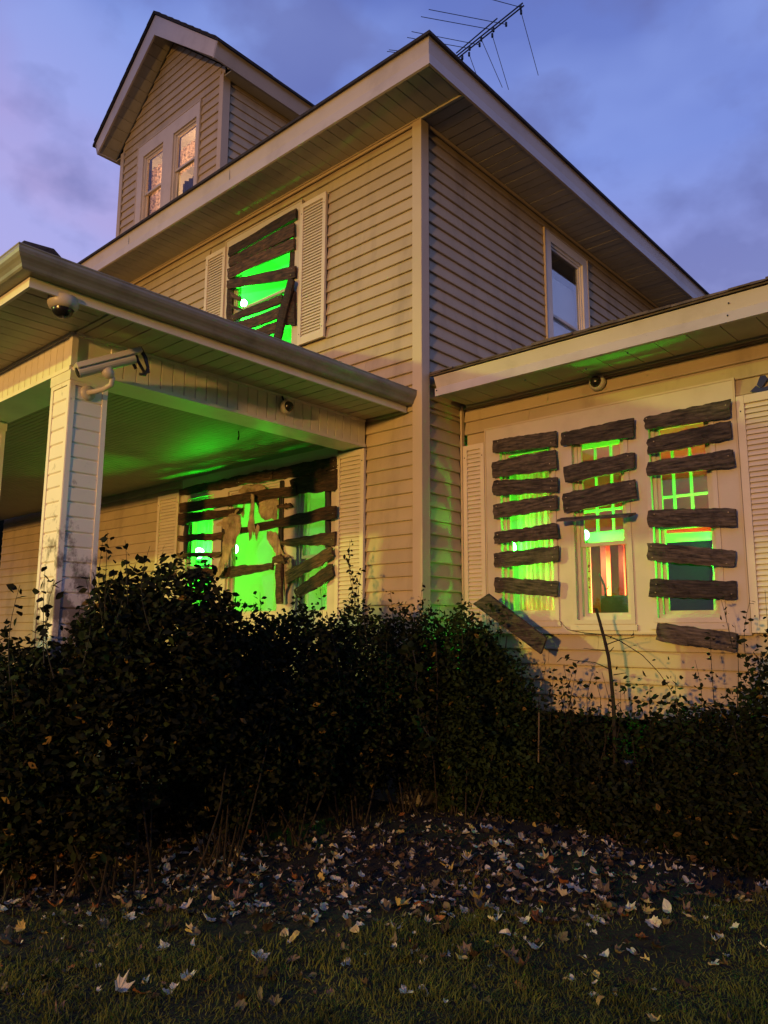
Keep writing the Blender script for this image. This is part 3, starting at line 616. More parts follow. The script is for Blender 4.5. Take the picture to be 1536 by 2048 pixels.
WB = [(A, [(115, 270), (683, 182), (683, 325), (115, 390)], 'topmost board of the left wing window'),
 (A, [(105, 465), (675, 352), (690, 530), (105, 615)], 'second board down on the left wing window, rising to the right'),
 (A, [(115, 635), (695, 605), (695, 745), (112, 770)], 'third board down on the left wing window, almost level'),
 (A, [(115, 850), (690, 762), (690, 895), (125, 985)], 'fourth board down on the left wing window'),
 (A, [(128, 1100), (685, 1018), (700, 1155), (128, 1215)], 'fifth board down on the left wing window, just above the white lamp glare'),
 (A, [(120, 1290), (705, 1225), (705, 1365), (130, 1430)], 'sixth board down on the left wing window, just below the lamp glare'),
 (A, [(130, 1505), (700, 1545), (695, 1685), (130, 1645)], 'bottom board of the left wing window, sloping down to the right'),
 (A, [(728, 205), (1385, 62), (1385, 245), (735, 322)], 'topmost board of the middle wing window'),
 (A, [(750, 505), (1392, 375), (1392, 530), (760, 660)], 'second board of the middle wing window'),
 (A, [(738, 750), (1395, 620), (1415, 800), (750, 935)], 'widest board of the middle wing window, above the green tilted one'),
 (Bc, [(120, 240), (890, 75), (890, 240), (130, 350)], 'topmost board of the right wing window'),
 (Bc, [(150, 430), (890, 270), (905, 430), (155, 575)], 'second board of the right wing window, nearly black'),
 (Bc, [(150, 640), (910, 525), (930, 685), (150, 770)], 'third board of the right wing window'),
 (Bc, [(155, 1065), (940, 1048), (945, 1215), (160, 1222)], 'level board at the meeting rail of the right wing window'),
 (Bc, [(155, 1355), (935, 1425), (925, 1580), (150, 1520)], 'board sloping down to the right across the black lower pane of the right wing window'),
 (Bc, [(170, 1680), (940, 1700), (945, 1865), (170, 1840)], 'bottom grey board of the right wing window'),
 ((900, 1180, .4141), [(1000, 158), (1385, 205), (1375, 300), (995, 245)], 'mossy board below the right wing window behind the leaves')]
for i, (c, q, l) in enumerate(WB):
    o = plank(cq(q, *c), .642-.085-.003*(i % 5), .024, l, 'wood_dark', GW, jag=.0075, seg=26, ripple=.003)
M4 = [(1120, 1040), (1275, 1029), (1283, 1035), (1130, 1049)]
P4 = [PY(1122, 1040, .56), PY(1272, 1030, .56)]
mb = MB(); a, b2 = P4; dn = Vector((0, -.14, -.035))
mb.hexa([a, b2, b2+dn, a+dn+Vector((.03, 0, 0))], [a+Vector((0, .012, .022)), b2+Vector((0, .012, .022)), b2+dn+Vector((0, .012, .022)), a+dn+Vector((.03, .012, .022))])
tag(mb.build('wooden_board', 'wood_dark', bevel=.004), 'board tipped flat like a shelf and glowing green under the middle wing window boards', 'board', GW)
# fallen board: leans out from the wall
def slab(P, n, th, name, m, label, cat, group=None):
    n = Vector(n); mb = MB(); mb.hexa(P, [p+n*th for p in P]); return tag(mb.build(name, m, bevel=.004), label, cat, group)
slab([PY(975, 1188, .30), PY(1092, 1277, .30), PY(1081, 1309, .30), PY(945, 1208, .30)], (0, 1, .2), .03, 'wooden_board', 'wood_dark', 'loose board hanging steeply below the left wing window, its end catching light', 'board', GW)
# ------------------------------------------------------------------ torn cloth ghoul
def ragged(polys, y, name, m, label, cat, loc, depth=.012):
    import bmesh
    allv, allf = [], []
    for poly in polys:
        yy, poly = poly; P = [PY(*c, yy) for c in cq(poly, *S5)]; Q = []
        for i, p in enumerate(P):
            n = P[(i+1) % len(P)]; k = max(1, int((n-p).length/.035))
            for j in range(k): q = p.lerp(n, j/k); Q.append(q+Vector((random.uniform(-.009, .009), 0, random.uniform(-.009, .009))))
        bm = bmesh.new(); vs = [bm.verts.new(q) for q in Q]; f = bm.faces.new(vs)
        bmesh.ops.triangulate(bm, faces=[f]); bmesh.ops.subdivide_edges(bm, edges=bm.edges[:], cuts=2, use_grid_fill=True); bmesh.ops.triangulate(bm, faces=bm.faces[:])
        c = sum(P, Vector())/len(P); n0 = len(allv); bm.verts.index_update()
        for v in bm.verts:
            w = .008*math.sin(v.co.x*55+v.co.z*9)+.005*math.sin(v.co.x*120+2)+random.uniform(-.003, .003); allv.append(v.co+Vector((0, w, 0)))
        allf += [tuple(n0+v.index for v in f.verts) for f in bm.faces]; bm.free()
    mb = MB(); mb.v = allv; mb.f = allf; o = mb.build(name, m, smooth=False)
    so = o.modifiers.new('thickness', 'SOLIDIFY'); so.thickness = .006
    return tag(o, label, cat)
ragged([(-.054, [(585, 362), (700, 345), (765, 352), (800, 400), (780, 440), (600, 440), (560, 415)]),
        (-.054, [(700, 430), (850, 430), (905, 480), (890, 665), (840, 650), (775, 665), (742, 600), (715, 520), (690, 500)]),
        (-.125, [(655, 430), (700, 430), (705, 500), (690, 600), (700, 700), (688, 790), (676, 730), (665, 850), (652, 790), (640, 740), (655, 640), (660, 520)]),
        (-.058, [(800, 760), (895, 760), (925, 925), (1005, 985), (940, 1000), (985, 1090), (925, 1060), (870, 935), (825, 850)]),
        (-.125, [(430, 640), (500, 600), (585, 625), (560, 790), (470, 990), (400, 1150), (345, 1175), (360, 1110), (440, 960), (490, 830), (500, 760), (455, 740), (430, 830), (440, 740), (400, 700)]),
        (-.056, [(940, 1035), (965, 1040), (1030, 985), (1035, 1100), (1000, 1200), (960, 1330), (950, 1180)]),
        (-.125, [(720, 700), (735, 700), (722, 850), (712, 800)]), (-.058, [(600, 480), (620, 480), (590, 640), (582, 600)]), (-.12, [(545, 560), (560, 560), (470, 800), (455, 790)]), (-.12, [(360, 690), (440, 660), (450, 680), (370, 712)])],
       -.1, 'ghoul_cloth', 'burlap', 'torn tan burlap ghoul hanging in front of the porch window boards', 'halloween decoration', None)

# ------------------------------------------------------------------ interior things and lamps
def flood(p, energy, label, size=.042, rad=.05, colr=(.02, 1, .03), hot=True, d=(0, -1, 0)):
    e = empty('flood_lamp', p, label, 'lamp', None); p = Vector(p)
    MB().lathe(p-Vector((0, 0, size*1.1)), (0, 0, -1), [(size*.6, 0), (size*.9, .02), (size*.9, .06), (.001, .065)], 14).build('lamp_base', 'black_plastic', e)
    nm = 'green_led_%d' % round(energy); rad_ = energy/(math.pi*4*math.pi*size*size)
    if nm not in M: emit(nm, colr, rad_)
    MB().lathe(p, (0, 0, 1), [(size*math.cos(t), size*math.sin(t)) for t in np.linspace(-1.57, 1.57, 9)], 16).build('led_bulb', nm, e, smooth=True)
    return e
GC = (.012, 1, .02)
flood(PY(487, 606, .2), 190, 'green flood lamp glaring at the lower left of the upstairs window', colr=GC)
flood(PY(398, 1106, .25), 120, 'green flood lamp glaring in the left pane of the porch window', size=.065, colr=GC)
flood(PY(466, 1098, .33), 121, 'green flood lamp glaring in the middle pane of the porch window', size=.065, colr=GC)
flood(PY(1018, 1096, .82), 75, 'green flood lamp glaring in the left wing window', size=.07, colr=GC)
flood(PY(1168, 1070, .85), 80, 'green flood lamp glaring in the middle wing window', size=.045, colr=GC)
flood(PY(1440, 1088, .90), 62, 'green flood lamp at the right edge of the right wing window', colr=GC)
def spot_fixture(p, d, energy, angle, label):
    e = empty('spot_lamp', p, label, 'lamp'); p = Vector(p); d = Vector(d).normalized()
    MB().lathe(p, d, [(.02, -.09), (.05, -.07), (.07, 0), (.066, 0), (.045, -.06), (.001, -.06)], 16).build('housing', 'black_plastic', e, smooth=True)
    MB().tube([p-d*.05, Vector((p.x, p.y, p.z-.15)), Vector((p.x, p.y, p.z-.3))], .012, 6).build('stake', 'black_plastic', e)
    l = bpy.data.lights.new('spot_light', 'SPOT'); l.energy = energy; l.color = (.03, 1, .02); l.spot_size = math.radians(angle); l.spot_blend = 1; l.shadow_soft_size = .15
    o = bpy.data.objects.new('spot_light', l); link(o, p+d*.01, e); aim(o, d); return e
spot_fixture((-1.9, -1.6, .85), (-.12, .15, 1), 20, 135, 'green spot lamp standing on the porch floor and aimed at the ceiling')
spot_fixture((.30, .46, 1.30), (-1, -.45, .7), 9, 160, 'green spot lamp in the shrub lighting the inside corner wall')
spot_fixture((1.75, .2, .70), (.02, .0, 1), 26, 50, 'added unseen green spot lamp under the wing windows aimed at the eave')  # hidden lamp added to put a green glow on the wing eave
def room_lamp(p, energy, c, label, name='bulb_lamp', shade=False):
    e = empty(name, p, label, 'lamp')
    if shade: MB().lathe((p[0], p[1], p[2]-.16), (0, 0, 1), [(.30, 0), (.14, .20), (.02, .21), (.02, .2), (.135, .19), (.29, 0)], 24).build('added_lamp_shade', 'dark_cloth', e, smooth=True)  # unseen shade, added to keep this lamp off the upper room
    MB().lathe(p, (0, 0, -1), [(.01, -.08), (.02, -.05), (.045, 0), (.03, .04), (.001, .05)], 14).build('bulb', 'plaster', e, smooth=True)
    l = bpy.data.lights.new('bulb_light', 'POINT'); l.energy = energy; l.color = c; l.shadow_soft_size = .12; o = bpy.data.objects.new('bulb_light', l); link(o, Vector(p)+Vector((0, 0, -.14)), e)
room_lamp((-4.4, .9, 8.3), 85, (1, .52, .26), 'warm attic bulb behind the dormer window')
room_lamp((.9, 3.2, 2.6), 900, (1, .30, .10), 'warm orange lamp with an added shade deep in the wing room', shade=True)
room_lamp((-2.2, 1.5, 1.35), 30, (1, .75, .2), 'warm lamp low behind the middle pane of the porch window')
def curtain(x0, x1, y, z0, z1, m, label, amp=.018, waves=9, name='curtain'):
    mb = MB(); n = waves*8
    for i in range(n+1):
        t = i/n; x = x0+(x1-x0)*t; yy = y+amp*math.sin(t*waves*2*math.pi)+amp*.4*math.sin(t*waves*5.1)
        mb.v += [Vector((x, yy, z0)), Vector((x+.01*math.sin(t*9), yy*1.0+.004, (z0+z1)/2)), Vector((x, yy, z1))]
    for i in range(n): mb.f += [(3*i, 3*i+3, 3*i+4, 3*i+1), (3*i+1, 3*i+4, 3*i+5, 3*i+2)]
    return tag(mb.build(name, m, smooth=True), label, 'curtain')
curtain(-4.16, -3.62, .42, 1.6, 3.3, 'curtain_cloth', 'pleated curtain glowing green in the left pane of the porch window')
curtain(-2.03, -1.86, .36, 1.6, 3.3, 'curtain_cloth', 'narrow curtain edge in the right pane of the porch window', waves=3)
curtain(.38, .80, .98, 1.6, 3.4, 'curtain_cloth', 'pleated curtain glowing green in the left wing window', waves=8)
curtain(-5.52, -5.26, .15, 7.0, 8.5, 'dark_cloth', 'dark blue curtain at the left of the left dormer pane', waves=4)
curtain(-5.28, -4.74, .17, 7.0, 8.36, 'lace', 'lace curtain glowing warm in the left dormer pane', waves=5)
curtain(-4.62, -4.0, .17, 7.95, 8.34, 'lace', 'lace curtain glowing warm in the right dormer pane', waves=6)
curtain(-4.42, -4.05, .17, 7.0, 7.78, 'dark_cloth', 'dark cloth low in the right dormer pane', waves=4)
tag(MB().box(-.13, -.12, 2.45, 3.3, 4.4, 5.93).build('window_blind', 'blind'), 'pale blue grey blind behind the side window pane', 'blind')
# wing room partitions behind the panes
def frame_obj(pts, y, th, name, m, label, cat):
    P = [PY(u, v, y) for u, v in pts]; mb = MB(); mb.hexa(P, [p+Vector((0, th, 0)) for p in P]); return tag(mb.build(name, m), label, cat)
def lattice(u0, u1, v0, v1, y, nu, nv, m, label, w=.02):
    """glazed door leaf: stiles, rails and muntins"""
    a, b2 = PY(u0, v1, y), PY(u1, v0, y); fr = Fr('F', y); e = empty('glazed_door', (a.x, y, a.z), label, 'door')
    frame_rect(fr, MB(), a.x, b2.x, a.z, b2.z, .05, -.03, 0).build('door_frame', m, e)
    for i in range(1, nu): u = a.x+.05+(b2.x-a.x-.1)*i/nu; fr.box(MB(), u-w/2, u+w/2, -.025, -.003, a.z+.05, b2.z-.05).build('muntin', m, e)
    for j in range(1, nv): z = a.z+.05+(b2.z-a.z-.1)*j/nv; fr.box(MB(), a.x+.05, b2.x-.05, -.023, -.005, z-w/2, z+w/2).build('muntin', m, e)
    return e
lattice(1155, 1262, 872, 1078, 1.22, 3, 4, 'green_wall', 'green lit glazed door behind the middle wing window')
lattice(1306, 1424, 862, 1062, 1.16, 3, 3, 'green_wall', 'green lit glazed door behind the right wing window')
lattice(1050, 1112, 860, 1236, 1.5, 2, 5, 'green_wall', 'green lit glazed door behind the left wing window')
frame_obj([(1318, 1068), (1444, 1062), (1444, 1078), (1318, 1086)], 1.05, .05, 'green_shelf', 'green_wall', 'shelf board glowing green above the black screen', 'shelf')
frame_obj([(1320, 1086), (1421, 1076), (1423, 1250), (1324, 1250)], 1.10, .06, 'black_screen', 'screen_black', 'black screen filling the lower right wing window', 'screen')
frame_obj([(1424, 1062), (1452, 1060), (1452, 1250), (1428, 1250)], 1.02, .04, 'door_post', 'green_wall', 'upright post glowing green at the right of the black screen', 'post')
frame_obj([(1150, 1068), (1262, 1060), (1262, 1086), (1150, 1092)], 1.12, .05, 'green_shelf', 'green_wall', 'shelf board glowing green above the red posts', 'shelf')
frame_obj([(1181, 1090), (1200, 1090), (1206, 1245), (1186, 1245)], 1.9, .12, 'red_post', 'red_post', 'wide dark red post in the middle wing window', 'post')
frame_obj([(1220, 1090), (1236, 1090), (1240, 1245), (1224, 1245)], 2.0, .12, 'red_post', 'red_post', 'narrow dark red post behind the black box', 'post')
frame_obj([(1158, 1090), (1180, 1090), (1184, 1245), (1162, 1245)], 2.2, .03, 'wall_hanging', 'plaster', 'pale hanging panel left of the wide red post', 'wall hanging')
orn = MB()
for i in range(46):
    c = PY(random.uniform(1166, 1179), random.uniform(1130, 1192), 2.17); r = random.uniform(.008, .02); orn.lathe(c, (0, -1, 0), [(.0005, .004), (r, 0)], 6)
tag(orn.build('ornament_pattern', 'red_post'), 'dark red scrollwork on the pale hanging panel', 'wall decoration', kind='stuff')
frame_obj([(1236, 1090), (1243, 1090), (1247, 1200), (1240, 1200)], 2.4, .04, 'slat_screen', 'red_post', 'thin red slat right of the narrow red post', 'screen')
frame_obj([(1249, 1090), (1253, 1090), (1257, 1200), (1253, 1200)], 2.4, .04, 'slat_screen', 'red_post', 'thinnest red slat at the right edge of the middle wing window', 'screen')
bx = PY(1204, 1236, .95); bx2 = PY(1265, 1190, .95)
be = MB().box(bx.x, bx2.x, .93, 1.1, bx.z-.05, bx2.z).build('black_box', 'black_box', bevel=.006); tag(be, 'black box standing inside the middle wing window', 'box')
g = MB(); g.tube([PY(u, v, .97) for u, v in ((1212, 1195), (1211, 1184), (1209, 1172), (1204, 1160), (1200, 1152), (1199, 1149))], .011, 8, .008); g.tube([PY(1209, 1176, .97), PY(1215, 1178, .96), PY(1217, 1172, .95)], .004, 6)
tag(g.build('curved_handle', 'black_plastic', smooth=True), 'curved handle rising behind the black box', 'handle')

# ------------------------------------------------------------------ cameras on the house
def dome(c, axis, r, label, base=True):
    e = empty('dome_camera', c, label, 'security camera', 'dome security cameras'); ax = Vector(axis).normalized(); c = Vector(c)
    MB().lathe(c, ax, [(r*1.0, -.002), (r*1.05, .01), (r*1.05, r*.45), (r*.92, r*.72), (r*.74, r*.8)], 28).build('housing', 'cam_white', e, smooth=True)
    MB().lathe(c, ax, [(r*.74, r*.7)]+[(r*.72*math.cos(t), r*.8+r*.62*math.sin(t)) for t in np.linspace(0, 1.55, 8)], 24).build('dome', 'black_plastic', e, smooth=True)
    return e
dome(PX(570, 815, -.69), (1, 0, 0), .062, 'white ringed dome camera with black lens on the side porch beam')
e = dome(PY(1197, 766, .63), (0, -1, 0), .068, 'dome camera on the tan wall above the wing windows')
pc_ = PZ(127, 598, 3.625); dome(pc_, (0, 0, -1), .088, 'white dome camera hanging under the porch corner soffit')
MB().tube([PX(564, 792, -.675), PX(568, 803, -.672)], .008, 6).build('cable', 'black_plastic', bpy.data.objects['dome_camera'])
def bullet():
    e = empty('bullet_camera', PX(175, 785, -.695), 'white bullet camera on a bent arm fixed to the porch column', 'security camera')
    xa = -.50
    A0, A1 = PX(154, 742, xa-.06), PX(283, 709, xa+.05)
    d = (A1-A0).normalized(); up = Vector((0, 0, 1)); s = d.cross(up).normalized(); up = s.cross(d).normalized()
    def sect(c, w, hh): return [c+s*w*math.cos(t)*(1)+up*hh*math.sin(t) for t in np.linspace(0, 2*math.pi, 17)[:-1]]
    MB().hexa(sect(A0-up*.012, .042, .038), sect(A1-d*.06-up*.012, .042, .038)).build('barrel', 'cam_white', e, smooth=False)
    hood = MB(); hood.hexa([A0+s*.055+up*.012, A0+s*.05+up*.045, A0-s*.05+up*.045, A0-s*.055+up*.012, A0-s*.052+up*.006, A0+s*.052+up*.006], [A1+s*.055+up*.012, A1+s*.05+up*.045, A1-s*.05+up*.045, A1-s*.055+up*.012, A1-s*.052+up*.006, A1+s*.052+up*.006]); hood.build('sun_hood', 'cam_white', e, bevel=.008)
    MB().lathe(A0-up*.012, -d, [(.036, -.002), (.034, .004), (.001, .005)], 16).build('lens', 'black_plastic', e)
    B = [PX(u, v, x) for u, v, x in ((218, 748, xa), (225, 757, xa), (222, 770, xa), (208, 778, -.56), (190, 783, -.64), (174, 786, -.69))]
    MB().tube(B, .019, 10).build('arm', 'cam_white', e, smooth=True)
    MB().lathe(B[0], (B[0]-B[1]), [(.02, -.03), (.038, -.01), (.04, .03), (.02, .045)], 14).build('joint', 'cam_white', e, smooth=True)
    MB().lathe(PX(176, 786, -.696), (1, 0, 0), [(.055, 0), (.052, .012), (.03, .02), (.001, .022)], 20).build('wall_plate', 'cam_white', e, smooth=True)
    for pts in (((276, 694), (288, 712), (296, 735), (290, 750), (279, 748)), ((280, 694), (292, 716), (297, 745), (286, 746)), ((262, 715), (267, 728), (272, 738)), ((270, 706), (276, 722), (283, 735), (291, 748))):
        MB().tube([PX(u, v, xa+.03) for u, v in pts], .011, 6).build('cable', 'black_plastic', e, smooth=True)
bullet()
e = empty('ceiling_hook', PY(477, 868, -1.0), 'small black hook hanging from the porch ceiling', 'hook')
MB().tube([PY(477, 862, -1.0), PY(478, 872, -1.0), PY(476, 880, -1.0)], .006, 6).build('hook', 'black_plastic', e)
# black wall ornament, right
orn = MB()
for pts in (((1500, 783), (1512, 771), (1520, 776), (1536, 772), (1545, 778), (1520, 786)), ((1513, 770), (1520, 752), (1530, 750), (1536, 757), (1528, 768), (1522, 776)), ((1536, 757), (1552, 748), (1560, 770), (1540, 779))):
    P = [PY(u, v, .61) for u, v in pts]; orn.hexa(P, [p+Vector((0, .012, 0)) for p in P])
tag(orn.build('wall_ornament', 'black_plastic'), 'black scroll shaped ornament on the wall above the right shutter', 'ornament')
# ------------------------------------------------------------------ antenna
def antenna():
    Z = 10.5
    def A_(cx, cy, z=Z): return PZ(760+cx*.22135, cy*.22135, z)
    b0, b1 = A_(560, 640), A_(1300, 50); e = empty('tv_antenna', (b0.x, b0.y, 8.2), 'old television antenna with swept rods above the roof corner', 'antenna')
    d = (b1-b0).normalized(); up = Vector((0, 0, .055))
    MB().tube([b0, b1], .011, 8).build('boom', 'steel_dark', e); MB().tube([b0+up, b1+up-d*.02], .011, 8).build('boom', 'steel_dark', e)
    c = A_(1060, 205); c0 = A_(560, 650); s = Vector((0, 0, .07)); MB().tube([A_(690, 525, Z)+up*1.6, c+up*.4+Vector((0, 0, .05))], .010, 8).build('brace', 'steel_dark', e)
    for p, q in (((1275, 110), (1430, 680)), ((1015, 320), (1162, 810)), ((915, 355), (1105, 790)), ((805, 490), (880, 700)), ((740, 545), (790, 650)), ((1270, 65), (750, -75)), ((1140, 220), (440, 85)), ((1025, 270), (370, 150)), ((900, 405), (285, 285)), ((810, 438), (245, 338)), ((745, 520), (80, 450)), ((710, 545), (62, 464))):
        a, c = A_(*p), A_(*q); MB().tube([a, c], .0052, 5).build('rod', 'steel_dark', e)
        MB().lathe(a, (0, 0, 1), [(.001, -.03), (.018, -.03), (.018, .03), (.001, .03)], 8).build('clamp', 'black_plastic', e)
    m = b0.lerp(b1, .12); MB().tube([Vector((m.x, m.y, 7.9)), Vector((m.x, m.y, Z+.1))], .02, 8).build('mast', 'steel_dark', e)
antenna()

# ------------------------------------------------------------------ vegetation
def leaf_mesh(name, C, size, m, parent=None, aspect=.55, up=.3, kind='stuff', loc=(0, 0, 0), fold=.25):
    n = len(C); C = np.asarray(C, float); s = (size[0]+(size[1]-size[0])*rng.random(n))[:, None]
    d = rng.normal(size=(n, 3)); d[:, 2] = d[:, 2]*.7-.15; d /= np.linalg.norm(d, axis=1)[:, None]
    q = rng.normal(size=(n, 3)); q[:, 2] += up*2; w = np.cross(d, q); w /= np.linalg.norm(w, axis=1)[:, None]+1e-9; nn = np.cross(w, d)
    b = C-d*s*.5; t = C+d*s*.5; mid = C-d*s*.08
    l = mid+w*s*aspect*.5+nn*s*fold*.3; r = mid-w*s*aspect*.5+nn*s*fold*.3
    l2 = C+d*s*.26+w*s*aspect*.34+nn*s*fold*.2; r2 = C+d*s*.26-w*s*aspect*.34+nn*s*fold*.2
    V = np.stack([b, l, l2, t, r2, r], 1).reshape(-1, 3)-np.array(loc)
    me = bpy.data.meshes.new(name); me.vertices.add(n*6); me.vertices.foreach_set('co', V.astype(np.float32).ravel())
    k = np.arange(n)[:, None]*6; F = np.concatenate([k+np.array([0, 1, 2, 3]), k+np.array([0, 3, 4, 5])], 1).ravel()
    me.loops.add(len(F)); me.loops.foreach_set('vertex_index', F.astype(np.int32)); me.polygons.add(n*2)
    me.polygons.foreach_set('loop_start', (np.arange(n*2)*4).astype(np.int32)); me.update(calc_edges=True); me.validate()
    me.materials.append(M[m]); o = bpy.data.objects.new(name, me); link(o, loc, parent)
    if kind: o['kind'] = kind
    return o
def blob(E, n):
    out = []; vol = np.array([e[3]*e[4]*e[5] for e in E])**.8; vol /= vol.sum()
    for e, k in zip(E, (vol*n).astype(int)):
        d = rng.normal(size=(k, 3)); d /= np.linalg.norm(d, axis=1)[:, None]; r = rng.random(k)**.30
        r *= 1+.16*np.sin(d[:, 0]*7+e[0]*5)*np.sin(d[:, 1]*6+e[1]*3)*np.cos(d[:, 2]*6)+rng.normal(size=k)*.05
        out.append(np.array(e[:3])+d*r[:, None]*np.array(e[3:6]))
    P = np.concatenate(out); return P[P[:, 2] > .02]
def sprig(tw, leaves, base, tip, n, spread=.05, r=.003, sub=3):
    base, tip = Vector(base), Vector(tip); L = (tip-base).length; side = Vector((random.uniform(-1, 1), random.uniform(-1, 1), 0))*.12*L; pts = []
    for i in range(7): t = i/6; pts.append(base.lerp(tip, t)+side*math.sin(t*math.pi))
    tw.tube(pts, r, 4, r*.4)
    for i in range(n):
        t = random.uniform(.15, 1); k = min(5, int(t*6)); p = pts[k].lerp(pts[k+1], t*6-k) if k < 6 else pts[6]
        leaves.append(tuple(p+Vector((random.uniform(-1, 1), random.uniform(-1, 1), random.uniform(-.6, .8)))*spread))
def shrub(E, n, label, sprigs, size=(.035, .065), twn=40, ys=.015, name='shrub', gm='leaf_dark', green=.25, yellow=True):
    c = (E[0][0], E[0][1], 0); e = empty(name, c, label, 'shrub', None)
    P = blob(E, n); k = int(n*green); idx = rng.permutation(len(P)); P = P[idx]
    tw = MB(); L = []
    for i in range(twn):
        ee = random.choice(E); a = (ee[0]+random.uniform(-.15, .15), ee[1]+random.uniform(-.15, .15), 0)
        t = Vector((ee[0]+random.uniform(-.9, .9)*ee[3], ee[1]+random.uniform(-.9, .9)*ee[4], ee[2]+random.uniform(.2, 1.)*ee[5])); sprig(tw, L, a, t, 4, r=.007)
    for b0, t0, nn in sprigs: sprig(tw, L, b0, t0, nn, spread=.035)
    tw.build('stems', 'twig', e, 'stuff')
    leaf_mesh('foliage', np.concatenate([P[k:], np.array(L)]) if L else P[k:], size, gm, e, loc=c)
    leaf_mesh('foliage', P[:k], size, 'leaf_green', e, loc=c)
    m = int(len(P)*ys)
    if m and yellow: leaf_mesh('yellowed_leaves', P[rng.choice(len(P), m)], (size[0], size[1]*1.2), 'leaf_yellow', e, loc=c)
def sp(u, v, y, h, n=14, drop=.5): t = PY(u, v, y); return ((t.x+random.uniform(-.08, .08), t.y, t.z-drop), t, n)
# big left shrub in front of the column
shrub([(-.65, -3.15, .85, .5, .36, .72), (-.25, -2.8, 1.0, .45, .36, .78), (-.02, -2.45, 1.36, .42, .42, .68), (-.3, -2.65, 1.5, .3, .3, .5), (-1.15, -3.3, .75, .5, .36, .62), (-1.6, -3.4, .6, .5, .36, .55)],
      34000, 'large dark shrub in front of the porch column', [sp(90, 1135, -3.4, 0), sp(215, 1065, -2.9, 0, 18), sp(205, 1085, -2.9, 0), sp(250, 1080, -2.9, 0), sp(300, 1092, -2.8, 0), sp(40, 1170, -3.5, 0), sp(110, 1160, -3.4, 0), sp(170, 1150, -3.1, 0)], size=(.035, .07), ys=.02)
shrub([(-.12, -1.95, 1.05, .42, .5, .72), (-.08, -1.4, 1.05, .42, .5, .72), (-.35, -1.7, .7, .3, .6, .5)], 24000, 'dark hedge shrub below the boarded porch window', [sp(420, 1180, -2, 0), sp(380, 1165, -2.2, 0), sp(520, 1185, -1.8, 0)], size=(.035, .06))
shrub([(-.05, -.75, 1.05, .42, .5, .76), (.1, -.25, 1.05, .40, .40, .74), (-.3, -.6, .7, .3, .5, .5)], 26000, 'dark hedge shrub at the foot of the corner post', [sp(700, 1080, -.4, 0, 22, .55), sp(690, 1110, -.4, 0, 20), sp(725, 1135, -.35, 0, 20), sp(715, 1160, -.35, 0, 20), sp(845, 1165, -.2, 0, 14), sp(640, 1170, -.6, 0), sp(780, 1180, -.4, 0, 16), sp(600, 1180, -.8, 0)], size=(.03, .055))
shrub([(.66, .15, .8, .36, .28, .68), (.9, .25, .5, .34, .26, .5), (.42, -.02, .95, .36, .30, .84), (.55, .12, 1.3, .2, .2, .34)], 24000, 'green lit shrub beside the left wing window', [sp(985, 1195, .2, 0, 24), sp(1005, 1205, .2, 0, 20), sp(960, 1220, .1, 0), sp(915, 1205, 0, 0), sp(880, 1205, -.1, 0), sp(1040, 1290, .1, 0)], size=(.03, .055), gm='leaf_green', green=.4)
shrub([(1.7, .3, .46, .6, .28, .50), (2.2, .3, .55, .5, .28, .56), (1.25, .3, .5, .5, .28, .52)], 12000, 'low dark shrub under the middle wing window', [sp(1150, 1330, .2, 0), sp(1090, 1370, .2, 0), sp(1120, 1350, .2, 0), sp(1240, 1360, .2, 0), sp(1300, 1370, .2, 0)], size=(.035, .06))
shrub([(2.85, .25, .75, .42, .32, .85), (2.5, .25, .55, .42, .3, .62), (3.25, .25, .9, .5, .35, .90), (2.9, .3, .5, .6, .25, .42)], 26000, 'dark shrub at the right under the shutter', [sp(1440, 1190, .2, 0, 8, .35), sp(1500, 1200, .2, 0, 10), sp(1420, 1260, .2, 0, 12), sp(1470, 1250, .1, 0, 12), sp(1350, 1350, .2, 0, 14), sp(1390, 1320, .2, 0, 14), sp(1530, 1180, .1, 0, 10)], size=(.03, .055))
# vine of round yellow-green leaves hanging over the middle shrub
def vine():
    e = empty('vine', PY(840, 1400, -.95), 'trailing vine with yellow green leaves on the hedge shrub', 'vine'); tw = MB(); P = [PY(u, v, -1.05+.001*(v-1300)*-1) for u, v in ((825, 1300), (835, 1340), (832, 1370), (838, 1400), (836, 1430), (850, 1460), (865, 1480), (872, 1490))]
    tw.tube(P, .004, 5); tw.build('stem', 'twig', e); L = []
    for p in P:
        for i in range(5): L.append(tuple(p+Vector((random.uniform(-.05, .05), -.04+random.uniform(-.04, .03), random.uniform(-.05, .05)))))
    leaf_mesh('leaves', L, (.06, .10), 'leaf_green', e, aspect=.8, loc=tuple(P[0]))
vine()
